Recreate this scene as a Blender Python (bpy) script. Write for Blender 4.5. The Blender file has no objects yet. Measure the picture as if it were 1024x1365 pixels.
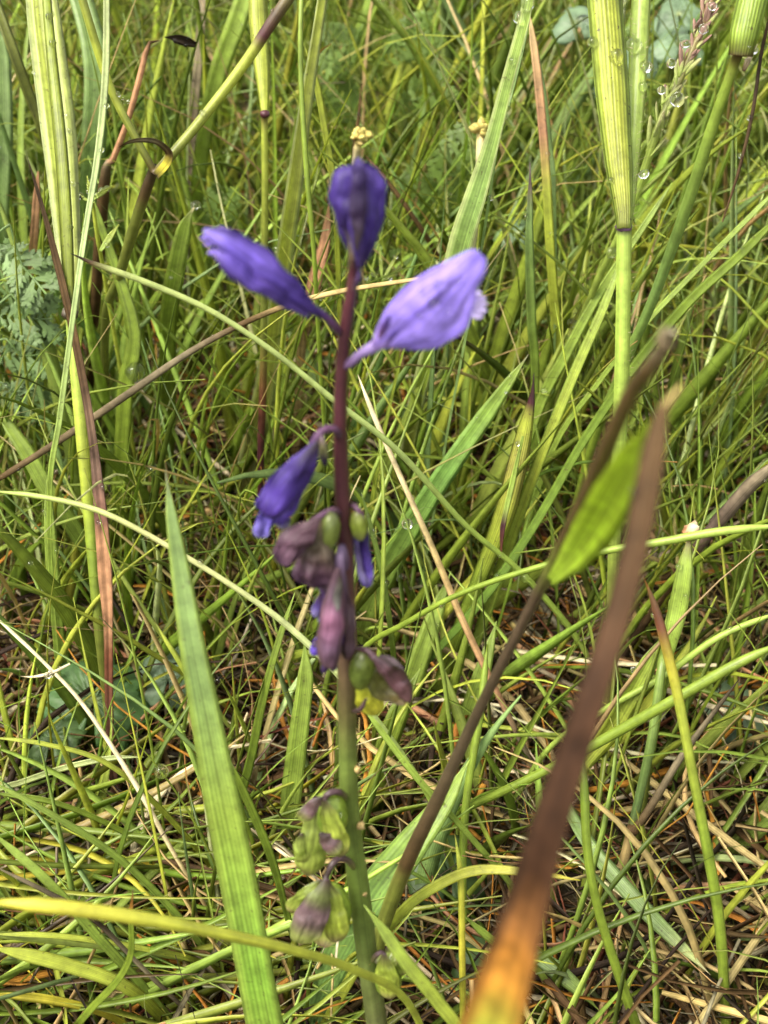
import bpy, bmesh, math, random
import numpy as np
from mathutils import Vector, Matrix, noise

random.seed(7)
RNG = np.random.default_rng(11)
R = math.radians
SC = bpy.context.scene
COL = SC.collection

# ------------------------------------------------------------------ camera
CAM_H = 0.17            # the phone is held 17 cm above the ground
PITCH = R(40.0)         # looking down at the sward
FPX, PW, PH = 1800.0, 1024.0, 1365.0
cam_data = bpy.data.cameras.new('camera')
cam = bpy.data.objects.new('camera', cam_data)
COL.objects.link(cam)
cam.location = (0, 0, CAM_H)
cam.rotation_euler = (math.pi / 2 - PITCH, 0, 0)
cam_data.sensor_fit = 'VERTICAL'
cam_data.lens = 50.0
cam_data.sensor_height = 50.0 * PH / FPX
cam_data.sensor_width = cam_data.sensor_height * 0.75
cam_data.clip_start = 0.004
cam_data.clip_end = 500.0
cam_data.dof.use_dof = True
cam_data.dof.focus_distance = 0.175
cam_data.dof.aperture_fstop = 50.0 / 1.15
SC.camera = cam

# ------------------------------------------------------------------ light
SUN_EL, SUN_AZ = R(60), R(-115)      # azimuth measured from +Y towards +X
world = bpy.data.worlds.new('World')
SC.world = world
world.use_nodes = True
nt = world.node_tree
bg = nt.nodes['Background']
sky = nt.nodes.new('ShaderNodeTexSky')
sky.sky_type = 'NISHITA'
sky.sun_disc = False
sky.sun_elevation = SUN_EL
sky.sun_rotation = SUN_AZ
sky.dust_density = 4.0
hsv = nt.nodes.new('ShaderNodeHueSaturation')       # thin even cloud: the sky keeps little of its blue
hsv.inputs['Saturation'].default_value = 0.03
nt.links.new(sky.outputs[0], hsv.inputs['Color'])
nt.links.new(hsv.outputs[0], bg.inputs['Color'])
bg.inputs['Strength'].default_value = 0.15
sd = bpy.data.lights.new('sun', 'SUN')
sd.energy = 2.4
sd.angle = R(34)
sd.color = (1.0, 0.90, 0.70)
sun = bpy.data.objects.new('sun', sd)
COL.objects.link(sun)
sdir = Vector((math.sin(SUN_AZ) * math.cos(SUN_EL), math.cos(SUN_AZ) * math.cos(SUN_EL), math.sin(SUN_EL)))
sun.rotation_euler = sdir.to_track_quat('Z', 'Y').to_euler()
sun.location = sdir * 3

SC.view_settings.view_transform = 'Standard'
SC.view_settings.look = 'None'
SC.view_settings.exposure = 1.36
SC.view_settings.gamma = 1.0
SC.cycles.use_denoising = True
SC.cycles.adaptive_threshold = 0.02
SC.cycles.max_bounces = 7
SC.cycles.diffuse_bounces = 3
SC.cycles.glossy_bounces = 2
SC.cycles.transmission_bounces = 6
SC.cycles.transparent_max_bounces = 12

# ------------------------------------------------------------------ pixel -> place
CP, SP = math.cos(PITCH), math.sin(PITCH)
CAM = np.array([0.0, 0.0, CAM_H])

def P(px, py, t_cm):
    """point seen at that spot of the photograph, t_cm centimetres away along the view axis"""
    t = t_cm / 100.0
    u = (px - PW / 2) / FPX
    v = (PH / 2 - py) / FPX
    return np.array([t * u, t * (CP + v * SP), CAM_H + t * (-SP + v * CP)])

def proj(p):
    d = p - CAM
    t = d[..., 1] * CP - d[..., 2] * SP
    up = d[..., 1] * SP + d[..., 2] * CP
    tt = np.where(np.abs(t) < 1e-6, 1e-6, t)
    return PW / 2 + FPX * d[..., 0] / tt, PH / 2 - FPX * up / tt, t

# ------------------------------------------------------------------ palette (reflectance)
C = {
    'YG': (0.350, 0.400, 0.050), 'Y': (0.47, 0.42, 0.045), 'G': (0.180, 0.250, 0.028), 'LG': (0.275, 0.375, 0.062),
    'BG': (0.210, 0.310, 0.095), 'DG': (0.085, 0.130, 0.015), 'OL': (0.15, 0.17, 0.030), 'BR': (0.080, 0.047, 0.019),
    'DB': (0.028, 0.019, 0.012), 'TAN': (0.42, 0.31, 0.13), 'OR': (0.38, 0.17, 0.03), 'RED': (0.17, 0.060, 0.032),
    'PINK': (0.41, 0.215, 0.115), 'PALE': (0.60, 0.52, 0.33), 'PG': (0.42, 0.48, 0.20), 'MAR': (0.075, 0.020, 0.028),
    'GB': (0.17, 0.140, 0.085), 'CREAM': (0.60, 0.48, 0.18), 'MAU': (0.135, 0.06, 0.125),
    'V1': (0.265, 0.19, 0.62), 'V2': (0.12, 0.075, 0.40), 'V3': (0.050, 0.026, 0.185), 'V4': (0.026, 0.013, 0.075),
    'LAV': (0.62, 0.55, 0.86), 'MB': (0.085, 0.045, 0.058), 'PK': (0.45, 0.20, 0.38), 'GP': (0.30, 0.38, 0.06),
}

VS = [1.0]     # share of the length that the given points cover; colours are laid out along that share

def ramp(cols, v):
    """cols: a key or a list of (v, key); v in 0..1 array -> (n,3)"""
    v = np.clip(v / VS[0], 0, 1)
    if isinstance(cols, str):
        return np.tile(np.array(C[cols]), (len(v), 1))
    xs = [c[0] for c in cols]
    cs = np.array([C[c[1]] if isinstance(c[1], str) else c[1] for c in cols])
    return np.stack([np.interp(v, xs, cs[:, k]) for k in range(3)], 1)

# ------------------------------------------------------------------ materials
def new_mat(name):
    m = bpy.data.materials.new(name)
    m.use_nodes = True
    n = m.node_tree
    n.nodes.clear()
    return m, n, n.nodes, n.links

def leaf_material(name, rough=0.42, spec=0.5, trans=0.35, stripes=16.0, stripe_amt=0.16, bump=0.25, nscale=450.0,
                  namt=0.35, warm=(1.25, 1.2, 0.7), spots=0.0, coat=0.0, streak=0.25, sx=9.0, sy=2.5):
    m, n, N, L = new_mat(name)
    out = N.new('ShaderNodeOutputMaterial')
    at = N.new('ShaderNodeVertexColor'); at.layer_name = 'Col'
    uv = N.new('ShaderNodeUVMap'); uv.uv_map = 'UVMap'
    sep = N.new('ShaderNodeSeparateXYZ'); L.new(uv.outputs[0], sep.inputs[0])
    geo = N.new('ShaderNodeNewGeometry')
    nz = N.new('ShaderNodeTexNoise'); nz.inputs['Scale'].default_value = nscale; nz.inputs['Detail'].default_value = 4
    nz.inputs['Roughness'].default_value = 0.65
    L.new(geo.outputs['Position'], nz.inputs['Vector'])
    mr = N.new('ShaderNodeMapRange'); mr.inputs[1].default_value = 0.25; mr.inputs[2].default_value = 0.75
    mr.inputs[3].default_value = 1 - namt; mr.inputs[4].default_value = 1 + namt
    L.new(nz.outputs[0], mr.inputs[0])
    # long veins: a wave across the blade
    mu = N.new('ShaderNodeMath'); mu.operation = 'MULTIPLY'; mu.inputs[1].default_value = stripes * 2 * math.pi
    L.new(sep.outputs[0], mu.inputs[0])
    si = N.new('ShaderNodeMath'); si.operation = 'SINE'; L.new(mu.outputs[0], si.inputs[0])
    sr = N.new('ShaderNodeMapRange'); sr.inputs[1].default_value = -1; sr.inputs[2].default_value = 1
    sr.inputs[3].default_value = 1 - stripe_amt; sr.inputs[4].default_value = 1 + stripe_amt
    L.new(si.outputs[0], sr.inputs[0])
    pr = N.new('ShaderNodeMath'); pr.operation = 'MULTIPLY'; L.new(mr.outputs[0], pr.inputs[0]); L.new(sr.outputs[0], pr.inputs[1])
    if not streak: nz.inputs['Detail'].default_value = 2
    oi = N.new('ShaderNodeObjectInfo')
    rz = N.new('ShaderNodeMath'); rz.operation = 'MULTIPLY'; rz.inputs[1].default_value = 37.0; L.new(oi.outputs['Random'], rz.inputs[0])
    ux = N.new('ShaderNodeMath'); ux.operation = 'MULTIPLY'; ux.inputs[1].default_value = sx; L.new(sep.outputs[0], ux.inputs[0])
    vx = N.new('ShaderNodeMath'); vx.operation = 'MULTIPLY'; vx.inputs[1].default_value = sy; L.new(sep.outputs[1], vx.inputs[0])
    cb = N.new('ShaderNodeCombineXYZ'); L.new(ux.outputs[0], cb.inputs[0]); L.new(vx.outputs[0], cb.inputs[1]); L.new(rz.outputs[0], cb.inputs[2])
    ns = N.new('ShaderNodeTexNoise'); ns.inputs['Scale'].default_value = 1.0; ns.inputs['Detail'].default_value = 3; L.new(cb.outputs[0], ns.inputs['Vector'])
    m3 = N.new('ShaderNodeMapRange'); m3.inputs[1].default_value = 0.28; m3.inputs[2].default_value = 0.72
    m3.inputs[3].default_value = 1 - streak; m3.inputs[4].default_value = 1 + streak
    L.new(ns.outputs[0], m3.inputs[0])
    if streak:
        p2 = N.new('ShaderNodeMath'); p2.operation = 'MULTIPLY'; L.new(pr.outputs[0], p2.inputs[0]); L.new(m3.outputs[0], p2.inputs[1])
        pr = p2
    vm = N.new('ShaderNodeVectorMath'); vm.operation = 'SCALE'; L.new(at.outputs[0], vm.inputs[0]); L.new(pr.outputs[0], vm.inputs['Scale'])
    colr = vm.outputs[0]
    if spots:
        n2 = N.new('ShaderNodeTexNoise'); n2.inputs['Scale'].default_value = 1700; n2.inputs['Detail'].default_value = 1
        L.new(geo.outputs['Position'], n2.inputs['Vector'])
        s2 = N.new('ShaderNodeMapRange'); s2.inputs[1].default_value = 0.68; s2.inputs[2].default_value = 0.76
        s2.inputs[3].default_value = 0; s2.inputs[4].default_value = spots
        L.new(n2.outputs[0], s2.inputs[0])
        mx = N.new('ShaderNodeMix'); mx.data_type = 'RGBA'
        L.new(s2.outputs[0], mx.inputs[0]); L.new(colr, mx.inputs[6]); mx.inputs[7].default_value = (0.07, 0.045, 0.02, 1)
        colr = mx.outputs[2]
    bp = N.new('ShaderNodeBump'); bp.inputs['Strength'].default_value = bump; bp.inputs['Distance'].default_value = 0.0002
    L.new(pr.outputs[0], bp.inputs['Height'])
    p = N.new('ShaderNodeBsdfPrincipled')
    p.inputs['Roughness'].default_value = rough
    p.inputs['Specular IOR Level'].default_value = spec
    p.inputs['Coat Weight'].default_value = coat
    p.inputs['Coat Roughness'].default_value = 0.15
    L.new(colr, p.inputs['Base Color']); L.new(bp.outputs[0], p.inputs['Normal'])
    tr = N.new('ShaderNodeBsdfTranslucent')
    wv = N.new('ShaderNodeVectorMath'); wv.operation = 'MULTIPLY'; wv.inputs[1].default_value = warm
    L.new(colr, wv.inputs[0]); L.new(wv.outputs[0], tr.inputs['Color'])
    ms = N.new('ShaderNodeMixShader'); ms.inputs[0].default_value = trans
    L.new(p.outputs[0], ms.inputs[1]); L.new(tr.outputs[0], ms.inputs[2])
    L.new(ms.outputs[0], out.inputs[0])
    return m

M = {}
M['blade'] = leaf_material('blade', trans=0.38, stripes=9, stripe_amt=0.13, spots=0.5)
M['fine'] = leaf_material('fine_grass', trans=0.34, stripes=2, stripe_amt=0.08, bump=0.15, streak=0)
M['sheath'] = leaf_material('sheath', trans=0.36, stripes=9, stripe_amt=0.24, bump=0.5, spots=0.8)
M['stem'] = leaf_material('stem', trans=0.12, stripes=6, stripe_amt=0.08, rough=0.4, spots=0.3)
M['straw'] = leaf_material('straw', trans=0.12, stripes=3, stripe_amt=0.2, rough=0.65, spec=0.12, namt=0.5, warm=(1.1, 1, 0.8), streak=0.2)
M['litter'] = leaf_material('litter', trans=0.08, stripes=3, stripe_amt=0.15, rough=0.65, spec=0.12, namt=0.5, warm=(1.1, 1, 0.8), streak=0)
M['petal'] = leaf_material('petal', trans=0.30, stripes=7, stripe_amt=0.10, rough=0.5, spec=0.35, nscale=700, namt=0.22,
                           warm=(1.1, 0.9, 1.15), bump=0.35, streak=0.45, sx=14, sy=3)
M['fruit'] = leaf_material('fruit_wing', trans=0.45, stripes=5, stripe_amt=0.10, rough=0.25, spec=0.6, nscale=600, namt=0.3, coat=0.6, streak=0.35, sx=10, sy=6)
M['herb'] = leaf_material('herb_leaf', trans=0.30, stripes=3, stripe_amt=0.06, rough=0.5, nscale=300, namt=0.3)
M['moss'] = leaf_material('moss', trans=0.25, stripes=1, stripe_amt=0.0, rough=0.6, nscale=120, namt=0.45, streak=0)

def water_material():
    m, n, N, L = new_mat('water_droplet')
    out = N.new('ShaderNodeOutputMaterial')
    p = N.new('ShaderNodeBsdfPrincipled')
    p.inputs['Base Color'].default_value = (1, 1, 1, 1)
    p.inputs['Roughness'].default_value = 0.0
    p.inputs['IOR'].default_value = 1.33
    p.inputs['Transmission Weight'].default_value = 1.0
    L.new(p.outputs[0], out.inputs[0])
    return m
M['water'] = water_material()

def ground_material():
    m, n, N, L = new_mat('peaty_soil')
    out = N.new('ShaderNodeOutputMaterial')
    geo = N.new('ShaderNodeNewGeometry')
    a = N.new('ShaderNodeTexNoise'); a.inputs['Scale'].default_value = 60; a.inputs['Detail'].default_value = 6
    b = N.new('ShaderNodeTexNoise'); b.inputs['Scale'].default_value = 420; b.inputs['Detail'].default_value = 5
    L.new(geo.outputs['Position'], a.inputs['Vector']); L.new(geo.outputs['Position'], b.inputs['Vector'])
    r1 = N.new('ShaderNodeValToRGB'); e = r1.color_ramp.elements
    e[0].position = 0.35; e[0].color = (0.035, 0.024, 0.012, 1)
    e[1].position = 0.68; e[1].color = (0.085, 0.085, 0.018, 1)
    x = e.new(0.52); x.color = (0.065, 0.045, 0.018, 1)
    L.new(a.outputs[0], r1.inputs[0])
    mp = N.new('ShaderNodeMapRange'); mp.inputs[1].default_value = 0.3; mp.inputs[2].default_value = 0.7
    mp.inputs[3].default_value = 0.45; mp.inputs[4].default_value = 1.6
    L.new(b.outputs[0], mp.inputs[0])
    vs = N.new('ShaderNodeVectorMath'); vs.operation = 'SCALE'; L.new(r1.outputs[0], vs.inputs[0]); L.new(mp.outputs[0], vs.inputs['Scale'])
    bp = N.new('ShaderNodeBump'); bp.inputs['Strength'].default_value = 0.9; bp.inputs['Distance'].default_value = 0.002
    L.new(b.outputs[0], bp.inputs['Height'])
    p = N.new('ShaderNodeBsdfPrincipled'); p.inputs['Roughness'].default_value = 0.75
    L.new(vs.outputs[0], p.inputs['Base Color']); L.new(bp.outputs[0], p.inputs['Normal'])
    L.new(p.outputs[0], out.inputs[0])
    return m
M['soil'] = ground_material()

# ------------------------------------------------------------------ object helpers
def mesh_from(name, V, F, uv, col, mat, smooth=True):
    me = bpy.data.meshes.new(name)
    V = np.asarray(V, dtype=np.float32); F = np.asarray(F, dtype=np.int32)
    k = F.shape[1]
    me.vertices.add(len(V)); me.vertices.foreach_set('co', V.ravel())
    me.loops.add(F.size); me.loops.foreach_set('vertex_index', F.ravel())
    me.polygons.add(len(F))
    me.polygons.foreach_set('loop_start', np.arange(0, F.size, k, dtype=np.int32))
    me.polygons.foreach_set('loop_total', np.full(len(F), k, dtype=np.int32))
    if smooth:
        me.polygons.foreach_set('use_smooth', np.ones(len(F), dtype=bool))
    ul = me.uv_layers.new(name='UVMap')
    ul.data.foreach_set('uv', np.asarray(uv, dtype=np.float32)[F.ravel()].ravel())
    ca = me.color_attributes.new('Col', 'FLOAT_COLOR', 'POINT')
    c4 = np.ones((len(V), 4), dtype=np.float32); c4[:, :3] = np.clip(col, 0.002, 0.9)
    ca.data.foreach_set('color', c4.ravel())
    me.update(calc_edges=True); me.validate()
    me.materials.append(mat)
    return me

def link(name, me, parent=None, loc=None):
    o = bpy.data.objects.new(name, me)
    COL.objects.link(o)
    if loc is not None: o.location = loc
    if parent is not None: o.parent = parent
    return o

def tag(o, label=None, cat=None, group=None, kind=None):
    if label: o['label'] = label
    if cat: o['category'] = cat
    if group: o['group'] = group
    if kind: o['kind'] = kind
    return o

def thing(name, label, cat, loc=(0, 0, 0), group=None):
    o = bpy.data.objects.new(name, None); COL.objects.link(o)
    o.empty_display_size = 0.005
    o.location = loc
    return tag(o, label, cat, group)

def place(name, V, F, uv, col, mat, parent=None, origin=None):
    """link a mesh whose vertices are world points; origin = its own base, or its parent's frame"""
    if parent is not None:
        og = world_origin(parent)
        me = mesh_from(name, V - og, F, uv, col, mat)
        return link(name, me, parent)
    og = np.zeros(3) if origin is None else np.asarray(origin)
    me = mesh_from(name, V - og, F, uv, col, mat)
    return link(name, me, None, og)

def world_origin(o):
    v = Vector((0, 0, 0))
    while o is not None:
        v += o.location; o = o.parent
    return np.array(v)

def catmull(pts, n):
    pts = np.asarray(pts, float)
    if len(pts) == 2:
        s = np.linspace(0, 1, n)[:, None]
        return pts[0] * (1 - s) + pts[1] * s
    p = np.vstack([2 * pts[0] - pts[1], pts, 2 * pts[-1] - pts[-2]])
    d = np.linalg.norm(np.diff(pts[:, :3], axis=0), axis=1)
    cum = np.concatenate([[0], np.cumsum(d)])
    s = np.linspace(0, cum[-1], n)
    i = np.clip(np.searchsorted(cum, s, 'right') - 1, 0, len(pts) - 2)
    f = ((s - cum[i]) / np.maximum(d[i], 1e-9))[:, None]
    a, b, c, e = p[i], p[i + 1], p[i + 2], p[i + 3]
    return 0.5 * (2 * b + (c - a) * f + (2 * a - 5 * b + 4 * c - e) * f ** 2 + (3 * b - 3 * c + e - a) * f ** 3)

def unit(a):
    return a / np.maximum(np.linalg.norm(a, axis=-1, keepdims=True), 1e-12)

def rails(cv):
    T = unit(np.gradient(cv, axis=0))
    F = CAM - cv
    F = unit(F - (F * T).sum(1, keepdims=True) * T)
    S = np.cross(T, F)
    return T, F, S

def ribbon_geo(cv, w, cols, fold=0.25, roll=0.0, thick=0.05, edge=None):
    """closed blade: cv centre line, w full widths in m, fold raises the edges, roll turns it about its length"""
    n = len(cv)
    T, F, S = rails(cv)
    r = roll if np.ndim(roll) else np.full(n, roll)
    c, s = np.cos(r)[:, None], np.sin(r)[:, None]
    Nn = F * c + S * s
    S = S * c - F * s
    us = [-1, -0.5, 0, 0.5, 1, 0.5, 0, -0.5]
    V, uv = [], []
    v = np.linspace(0, 1, n)
    for k, u in enumerate(us):
        off = fold * (abs(u) - 0.35)
        if k > 4: off -= thick * 2
        V.append(cv + S * (u * w / 2)[:, None] + Nn * (off * w / 2)[:, None])
        uv.append(np.stack([np.full(n, (u + 1) / 2), v], 1))
    V = np.stack(V, 1).reshape(-1, 3); uv = np.stack(uv, 1).reshape(-1, 2)
    cc = np.repeat(ramp(cols, v), 8, axis=0)
    if edge is not None:
        for k in (0, 4):
            cc[k::8] = ramp(edge, v)
    i = np.arange(n - 1)[:, None] * 8
    k = np.arange(8)[None]
    Fq = np.stack([i + k, i + (k + 1) % 8, i + 8 + (k + 1) % 8, i + 8 + k], 2).reshape(-1, 4)
    cap = np.array([[0, 1, 6, 7], [1, 2, 5, 6], [2, 3, 4, 5]])
    cap = np.array([[0, 1, 7, 0], [1, 2, 6, 7], [2, 3, 5, 6], [3, 4, 5, 3]])[1:3]
    Fq = np.vstack([Fq, cap[:, ::-1], cap + (n - 1) * 8])
    return V, Fq, uv, cc

def tube_geo(cv, w, cols, sides=8, rough=0.0):
    n = len(cv)
    T, F, S = rails(cv)
    V, uv = [], []
    v = np.linspace(0, 1, n)
    for k in range(sides):
        a = 2 * math.pi * k / sides
        rr = w / 2 * (1 + rough * RNG.normal(size=n))
        V.append(cv + F * (math.cos(a) * rr)[:, None] + S * (math.sin(a) * rr)[:, None])
        uv.append(np.stack([np.full(n, k / sides), v], 1))
    V = np.stack(V, 1).reshape(-1, 3); uv = np.stack(uv, 1).reshape(-1, 2)
    cc = np.repeat(ramp(cols, v), sides, axis=0)
    i = np.arange(n - 1)[:, None] * sides
    k = np.arange(sides)[None]
    Fq = np.stack([i + k, i + (k + 1) % sides, i + sides + (k + 1) % sides, i + sides + k], 2).reshape(-1, 4)
    h = sides // 2
    caps = []
    for j in range(h - 1):
        caps.append([j, j + 1, sides - 2 - j, sides - 1 - j])
    caps = np.array(caps)
    Fq = np.vstack([Fq, caps, (caps + (n - 1) * sides)[:, ::-1]])
    return V, Fq, uv, cc

HERO_CURVES = []        # remembered for dew drops

def curve_of(pts, root=True, n=48, wob=1.0, taper=True):
    """pts: (px, py, t_cm, width_px) tip first -> centre line and widths, rooted in the ground"""
    q = np.array([P(a, b, t) for a, b, t, w in pts])
    w = np.array([w * t / 100 / FPX for a, b, t, w in pts])
    nq = len(q)
    if root:
        d = unit((q[-1] - q[-2])[None])[0]
        d = unit((d * 0.6 + np.array([0, 0, -0.6]))[None])[0]
        if d[2] > -0.35:
            d[2] = -0.35; d = unit(d[None])[0]
        k = (q[-1][2] + 0.004) / -d[2]
        if k > 0:
            mid = q[-1] + d * k * 0.5
            q = np.vstack([q, mid, q[-1] + d * k]); w = np.concatenate([w, [w[-1], w[-1] * 0.8]])
    s = np.concatenate([[0], np.cumsum(np.linalg.norm(np.diff(q, axis=0), axis=1))])
    VS[0] = s[nq - 1] / s[-1]
    cv = catmull(q, n)
    ss = np.concatenate([[0], np.cumsum(np.linalg.norm(np.diff(cv, axis=0), axis=1))])
    ww = np.interp(ss, s * ss[-1] / s[-1], w)
    # a living blade is never ruler straight
    ph = RNG.uniform(0, 6.28, 4)
    a = wob * 0.00022
    x = ss / 0.035
    cv = cv + np.stack([np.sin(x * 2.1 + ph[0]) + 0.5 * np.sin(x * 4.7 + ph[1]), np.sin(x * 1.7 + ph[2]) * 1.5,
                        0.5 * np.sin(x * 2.9 + ph[3])], 1) * a
    ww = ww * (1 + 0.05 * np.sin(x * 5 + ph[1]))
    if pts[0][1] > 0 and taper:
        ww = ww * np.clip(ss / 0.004, 0.12, 1) ** 0.7
    return cv, ww

def blade(pts, cols, label=None, name='grass_shoot', cat='grass blade', parent=None, root=True, roll=None, fold=0.3,
          mat='blade', group=None, n=48, edge=None, thick=0.05, wob=1.0):
    cv, w = curve_of(pts, root, n, wob)
    if roll is None:
        roll = RNG.uniform(-0.5, 0.5)
    r = roll + 0.25 * np.sin(np.linspace(0, 3, n) + RNG.uniform(0, 6))
    g = ribbon_geo(cv, w / max(0.75, math.cos(roll)), cols, fold, r, thick, edge)
    VS[0] = 1.0
    o = place(name, *g, M[mat], parent, cv[-1])
    if label: tag(o, label, cat, group)
    HERO_CURVES.append((cv, w))
    return o

def stalk(pts, cols, label=None, name='grass_shoot', cat='grass stem', parent=None, root=True, mat='stem', group=None, n=48,
          sides=8, rough=0.0, wob=0.7):
    cv, w = curve_of(pts, root, n, wob)
    g = tube_geo(cv, w, cols, sides, rough)
    VS[0] = 1.0
    o = place(name, *g, M[mat], parent, cv[-1])
    if label: tag(o, label, cat, group)
    HERO_CURVES.append((cv, w))
    return o

def lump(name, c, r, cols, mat, parent=None, axis=(0, 0, 1), stretch=1.0, bumps=0.08, seg=12, rings=8, root_end=None):
    """a small rounded body about c, stretched along axis"""
    ax = unit(np.array(axis, float)[None])[0]
    q = np.array(Vector(ax).to_track_quat('Z', 'Y').to_matrix())
    V, uv = [], []
    for i in range(rings + 1):
        th = math.pi * i / rings
        for j in range(seg):
            ph = 2 * math.pi * j / seg
            rr = r * (1 + RNG.normal() * bumps * (0 < i < rings))
            V.append(np.array([math.sin(th) * math.cos(ph) * rr, math.sin(th) * math.sin(ph) * rr, math.cos(th) * rr * stretch]))
            uv.append((j / seg, i / rings))
    V = np.array(V) @ q.T + np.asarray(c)
    v = np.array(uv)[:, 1]
    F = [[i * seg + j, i * seg + (j + 1) % seg, (i + 1) * seg + (j + 1) % seg, (i + 1) * seg + j] for i in range(rings) for j in range(seg)]
    return place(name, V, F, np.array(uv), ramp(cols, v), M[mat], parent, c)

# ================================================================== THE SETTING: ground
def ground_height(x, y):
    return (0.0016 * np.sin(x * 95 + 1.3) * np.cos(y * 83) + 0.0012 * np.sin(x * 210 + y * 170)) * np.exp(-(x ** 2 + y ** 2) / 1.5)

def make_ground():
    a = np.concatenate([-np.geomspace(150, 0.6, 14), np.linspace(-0.5, 0.5, 90), np.geomspace(0.6, 150, 14)])
    b = np.concatenate([-np.geomspace(150, 0.35, 14), np.linspace(-0.28, 0.8, 96), np.geomspace(0.9, 150, 14)])
    X, Y = np.meshgrid(a, b)
    Z = ground_height(X, Y) - 0.0005
    V = np.stack([X, Y, Z], 2).reshape(-1, 3)
    nx, ny = len(a), len(b)
    i = (np.arange(ny - 1)[:, None] * nx + np.arange(nx - 1)[None]).ravel()
    F = np.stack([i, i + 1, i + nx + 1, i + nx], 1)
    me = mesh_from('ground', V, F, V[:, :2], np.full((len(V), 3), 0.05), M['soil'])
    o = link('ground', me)
    return tag(o, 'dark peaty soil under the wet grass', 'ground', kind='structure')
make_ground()

# ================================================================== THE MILKWORT
def tm(py):
    return float(np.interp(py, [200, 360, 900, 1365], [10.2, 10.5, 12.6, 15.0]))

def Q(px, py, dt=0.0):
    return P(px, py, tm(py) + dt)

mw_path = [(471, 345), (468, 385), (461, 430), (456, 480), (453, 560), (455, 640), (459, 740), (462, 860), (464, 980), (469, 1090),
           (480, 1190), (491, 1285), (502, 1365), (506, 1420)]
mw_w = [13, 16, 18, 19, 19, 21, 22, 24, 26, 27, 28, 27, 28, 28]
mw_pts = [(a, b, tm(b), w) for (a, b), w in zip(mw_path, mw_w)]
cv, ww = curve_of(mw_pts, True, 90, 0.4, False)
mw = thing('milkwort_plant', 'violet milkwort with drooping flowers up its maroon and green stem', 'wildflower', tuple(cv[-1]))
vv = lambda y: (y - 345) / (1420 - 345)
g = tube_geo(cv, ww, [(0, 'MAR'), (vv(560), 'MAR'), (vv(740), (0.11, 0.045, 0.045)), (vv(860), (0.10, 0.085, 0.03)), (vv(930), (0.11, 0.15, 0.03)),
                      (vv(1150), (0.11, 0.16, 0.03)), (vv(1365), (0.09, 0.10, 0.035)), (1, 'OL')], 12, 0.012)
VS[0] = 1.0
stem_o = place('stem', *g, M['stem'], mw)
tag(stem_o, 'stem turning from maroon above to green below')

def wing(name, base, tip, prof, cols, parent, roll=0.0, cup=0.5, bend=0.0, ruffle=0.0, mat='petal', nu=13, nv=22, edge=None, thick=0.00009, mid=None, crumple=None):
    """a petal or sepal: prof = (v, left px, right px) half widths seen along its length at its own distance.
    base/tip are world points; cup bows it across, bend along its length (towards its face)."""
    base, tip = np.asarray(base), np.asarray(tip)
    A = tip - base; Ln = np.linalg.norm(A); a = A / Ln
    ctr = (base + tip) / 2
    f = CAM - ctr; f = f - f.dot(a) * a; f /= np.linalg.norm(f)
    s = np.cross(a, f)
    n = f * math.cos(roll) + s * math.sin(roll); s = s * math.cos(roll) - f * math.sin(roll)
    t = np.linalg.norm(CAM - ctr)
    pv = [p[0] for p in prof]
    seed_off = RNG.uniform(0, 50, 3)
    if crumple is None: crumple = 0.0011 if mat == 'petal' and ruffle > .2 else (0.00038 if mat == 'fruit' else 0.00045)
    crumple = min(crumple, Ln * 0.12)
    V, uv, cl = [], [], []
    ph = RNG.uniform(0, 6.28, 3)
    for j in range(nv):
        v = j / (nv - 1)
        # px half widths: left = on the left-hand side looking from base to tip
        wl = np.interp(v, pv, [p[1] for p in prof]) * t / FPX
        wr = np.interp(v, pv, [p[2] for p in prof]) * t / FPX
        wm = (wl + wr) / 2
        for i in range(nu):
            u = -1 + 2 * i / (nu - 1)
            x = u * (wr if u > 0 else wl)
            h = cup * wm * (1 - u * u) + bend * Ln * math.sin(math.pi * v)
            h += ruffle * wm * (math.sin(u * 5 + v * 7 + ph[0]) * abs(u) + 0.6 * math.sin(v * 15 + u * 3 + ph[1]) * u * u)
            pt = base + a * (v * Ln) + s * x
            k = crumple * min(1.0, v * 4)
            q = Vector(pt * 520 + seed_off)
            h += k * (noise.noise(q) + 0.5 * noise.noise(q * 2.3))
            sh = 0.5 * k * noise.noise(q * 1.4 + Vector((9, 4, 2)))
            V.append(pt + s * sh * (0.3 + abs(u)) + a * sh * 0.8 * v + n * h)
            uv.append(((u + 1) / 2 + 0.0, v))
            cl.append((u, v))
    cl = np.array(cl)
    cc = ramp(cols, cl[:, 1])
    if edge is not None:
        k = np.clip((np.abs(cl[:, 0]) - 0.55) / 0.45, 0, 1)[:, None]
        cc = cc * (1 - k) + np.array(C[edge]) * k
    if mid is not None:
        k = np.exp(-(cl[:, 0] / 0.12) ** 2)[:, None] * 0.75
        cc = cc * (1 - k) + np.array(C[mid]) * k
    F = [[j * nu + i, j * nu + i + 1, (j + 1) * nu + i + 1, (j + 1) * nu + i] for j in range(nv - 1) for i in range(nu - 1)]
    o = place(name, np.array(V), F, np.array(uv), cc, M[mat], parent, base)
    md = o.modifiers.new('thickness', 'SOLIDIFY'); md.thickness = thick; md.offset = 0
    ms = o.modifiers.new('smooth', 'SUBSURF'); ms.levels = 1; ms.render_levels = 1
    return o

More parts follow.
